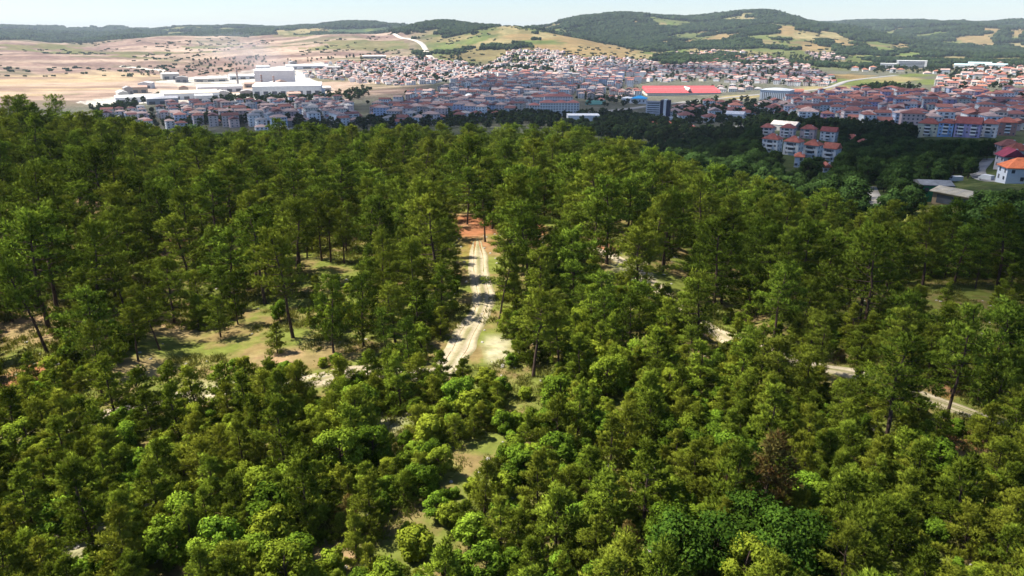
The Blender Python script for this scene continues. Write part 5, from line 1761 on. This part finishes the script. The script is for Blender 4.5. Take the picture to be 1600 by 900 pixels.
for poly, n in [([(330, 156), (400, 150), (480, 152), (520, 150), (580, 138), (580, 152), (540, 160), (480, 164), (330, 168)], 330), ([(140, 172), (215, 166), (215, 172), (150, 180)], 60), ([(190, 158), (250, 152), (240, 160), (200, 166)], 40),
                ([(1050, 168), (1100, 160), (1180, 158), (1230, 165), (1225, 182), (1180, 186), (1140, 196), (1090, 200), (1050, 190)], 250), ([(1150, 200), (1225, 186), (1330, 203), (1400, 208), (1420, 214), (1330, 212), (1250, 204), (1190, 204)], 380),
                ([(1310, 208), (1360, 210), (1425, 212), (1425, 226), (1350, 226), (1312, 220)], 200), ([(1330, 138), (1400, 134), (1440, 138), (1410, 144), (1340, 146)], 120), ([(910, 152), (960, 152), (1000, 158), (1000, 164), (920, 168)], 60),
                ([(1240, 84), (1330, 100), (1400, 100), (1480, 108), (1400, 112), (1300, 108), (1240, 98)], 260), ([(1440, 108), (1600, 104), (1600, 110), (1480, 122)], 150), ([(800, 104), (860, 98), (870, 112), (800, 116)], 120), ([(700, 84), (720, 86), (726, 104), (700, 104)], 60), ([(620, 120), (690, 114), (690, 126), (620, 130)], 70),
                ([(990, 192), (1060, 196), (1180, 212), (1190, 240), (1120, 226), (1040, 216), (980, 205)], 260), ([(1060, 92), (1240, 84), (1260, 96), (1240, 130), (1200, 112), (1100, 110)], 300), ([(800, 182), (890, 176), (990, 182), (990, 194), (890, 196), (800, 190)], 90), ([(560, 160), (760, 176), (840, 180), (830, 190), (640, 190)], 130),
                ([(300, 94), (420, 88), (420, 100), (300, 108)], 80), ([(770, 186), (880, 183), (1000, 186), (1060, 200), (1000, 208), (780, 200)], 330), ([(560, 188), (770, 186), (770, 202), (560, 206)], 160), ([(880, 196), (1000, 198), (1050, 206), (1060, 222), (960, 222), (880, 210)], 260), ([(150, 188), (560, 200), (560, 208), (150, 198)], 160), ([(200, 120), (240, 112), (600, 84), (600, 92), (300, 116)], 60)]:
    patch_trees(poly, n)
scatter('town_trees', 'dark green trees scattered between the houses and through the valley', TOWNTREES, [(x, y, hz(x, y), gt.uniform(.65, 1.25), gt.uniform(0, 6.28), int(gt.integers(3))) for x, y in town_tree_pts])

clumps = []
for i in range(5):
    g = np.random.default_rng(700 + i)
    v_, f_, t_, b = [], [], [], 0
    for k in range(11):
        c = np.array([g.uniform(-1, 1), g.uniform(-1, 1), 0])
        if np.hypot(c[0], c[1]) > 1.05:
            continue
        v = lumpy(ICO1, i * 20 + k, .5, 2.2) * np.array([.30, .30, .36]) * g.uniform(.7, 1.2) + c + np.array([0, 0, .22])
        v_.append(v)
        f_.append(ICO1[1] + b)
        t_.append(np.full(len(v), g.uniform(.1, .7)))
        b += len(v)
    clumps.append(mesh_np(f'clump_{i}', np.vstack(v_), np.vstack(f_), [M_HILLWOOD], tint=np.concatenate(t_)))
fr, fc = [], []
from_r = np.log(2450.0), np.log(9500.0)
N_TRY = 60000
lr = np.sqrt(gt.uniform(2450 ** 2, 9500 ** 2, N_TRY * 2))
az_ = np.radians(gt.uniform(-41, 41, N_TRY * 2))
ir = np.clip(np.searchsorted(rad, lr), 0, NR - 1)
ja = np.clip(((np.degrees(az_) + 45) / 0.14).astype(int), 0, 642)
mk = wood_mask[ir, ja]
keepm = gt.uniform(0, 1, len(lr)) < np.maximum(np.maximum(mk * 1.0, hedge[ir, ja] * .55), .16 * (fbm(lr * np.sin(az_), lr * np.cos(az_), 260, 5, 41) > .57)) * np.clip(1.5 - lr / 14000, 0.5, 1)
hx, hy = lr * np.sin(az_), lr * np.cos(az_)
hx, hy, hr = hx[keepm], hy[keepm], lr[keepm]
hz_ = height(hx, hy)
single = mk[keepm] < .3
sc_ = np.where(single, gt.uniform(4.5, 9, len(hx)), gt.uniform(20, 30, len(hx)) * np.clip(hr / 4500, .8, 1.6))
scatter('hill_forest', 'dark woods covering the far hills', clumps, np.stack([hx, hy, hz_, sc_, gt.uniform(0, 6.28, len(hx)), gt.integers(0, 5, len(hx))], 1))
print('HILL clumps', len(hx))

# ------------------------------------------------------------------ hazy air over the valley: one even box, clouds and sky outside it
m, nt, out = new_mat('haze')
pv = nd(nt, 'ShaderNodeVolumePrincipled')
pv.inputs['Color'].default_value = (0.78, 0.90, 1.0, 1)
pv.inputs['Density'].default_value = 4.8e-5
pv.inputs['Anisotropy'].default_value = 0.0
nt.links.new(pv.outputs[0], out.inputs['Volume'])
zl, zh = float(GZ.min()) - 1.5, max(float(GZ.max()) + 45, 60)
link('haze', MB().box(-17000, 17000, -17000, 17000, zl, zh).mesh('haze', m), kind='stuff', label='thin pale blue haze over the whole valley')

# thin pale smoke drifting over the works
m, nt, out = new_mat('smoke')
pv = nd(nt, 'ShaderNodeVolumePrincipled')
pv.inputs['Color'].default_value = (0.95, 0.96, 1.0, 1)
pv.inputs['Density'].default_value = 0.0011
nt.links.new(pv.outputs[0], out.inputs['Volume'])
sv, sf, b = [], [], 0
for k, (px, py, rx_, rz_) in enumerate([(432, 118, 60, 26), (414, 112, 80, 30), (390, 106, 100, 34), (362, 100, 120, 38)]):
    p = at(px, py + 14)
    v = lumpy(ICO2, 60 + k, .25) * np.array([rx_, 60, rz_]) + np.array([p.x, p.y, p.z + 40 + 14 * k])
    sv.append(v)
    sf.append(ICO2[1] + b)
    b += len(v)
link('smoke', mesh_np('smoke', np.vstack(sv), np.vstack(sf), [m]), kind='stuff', label='thin white smoke drifting from the works chimneys')
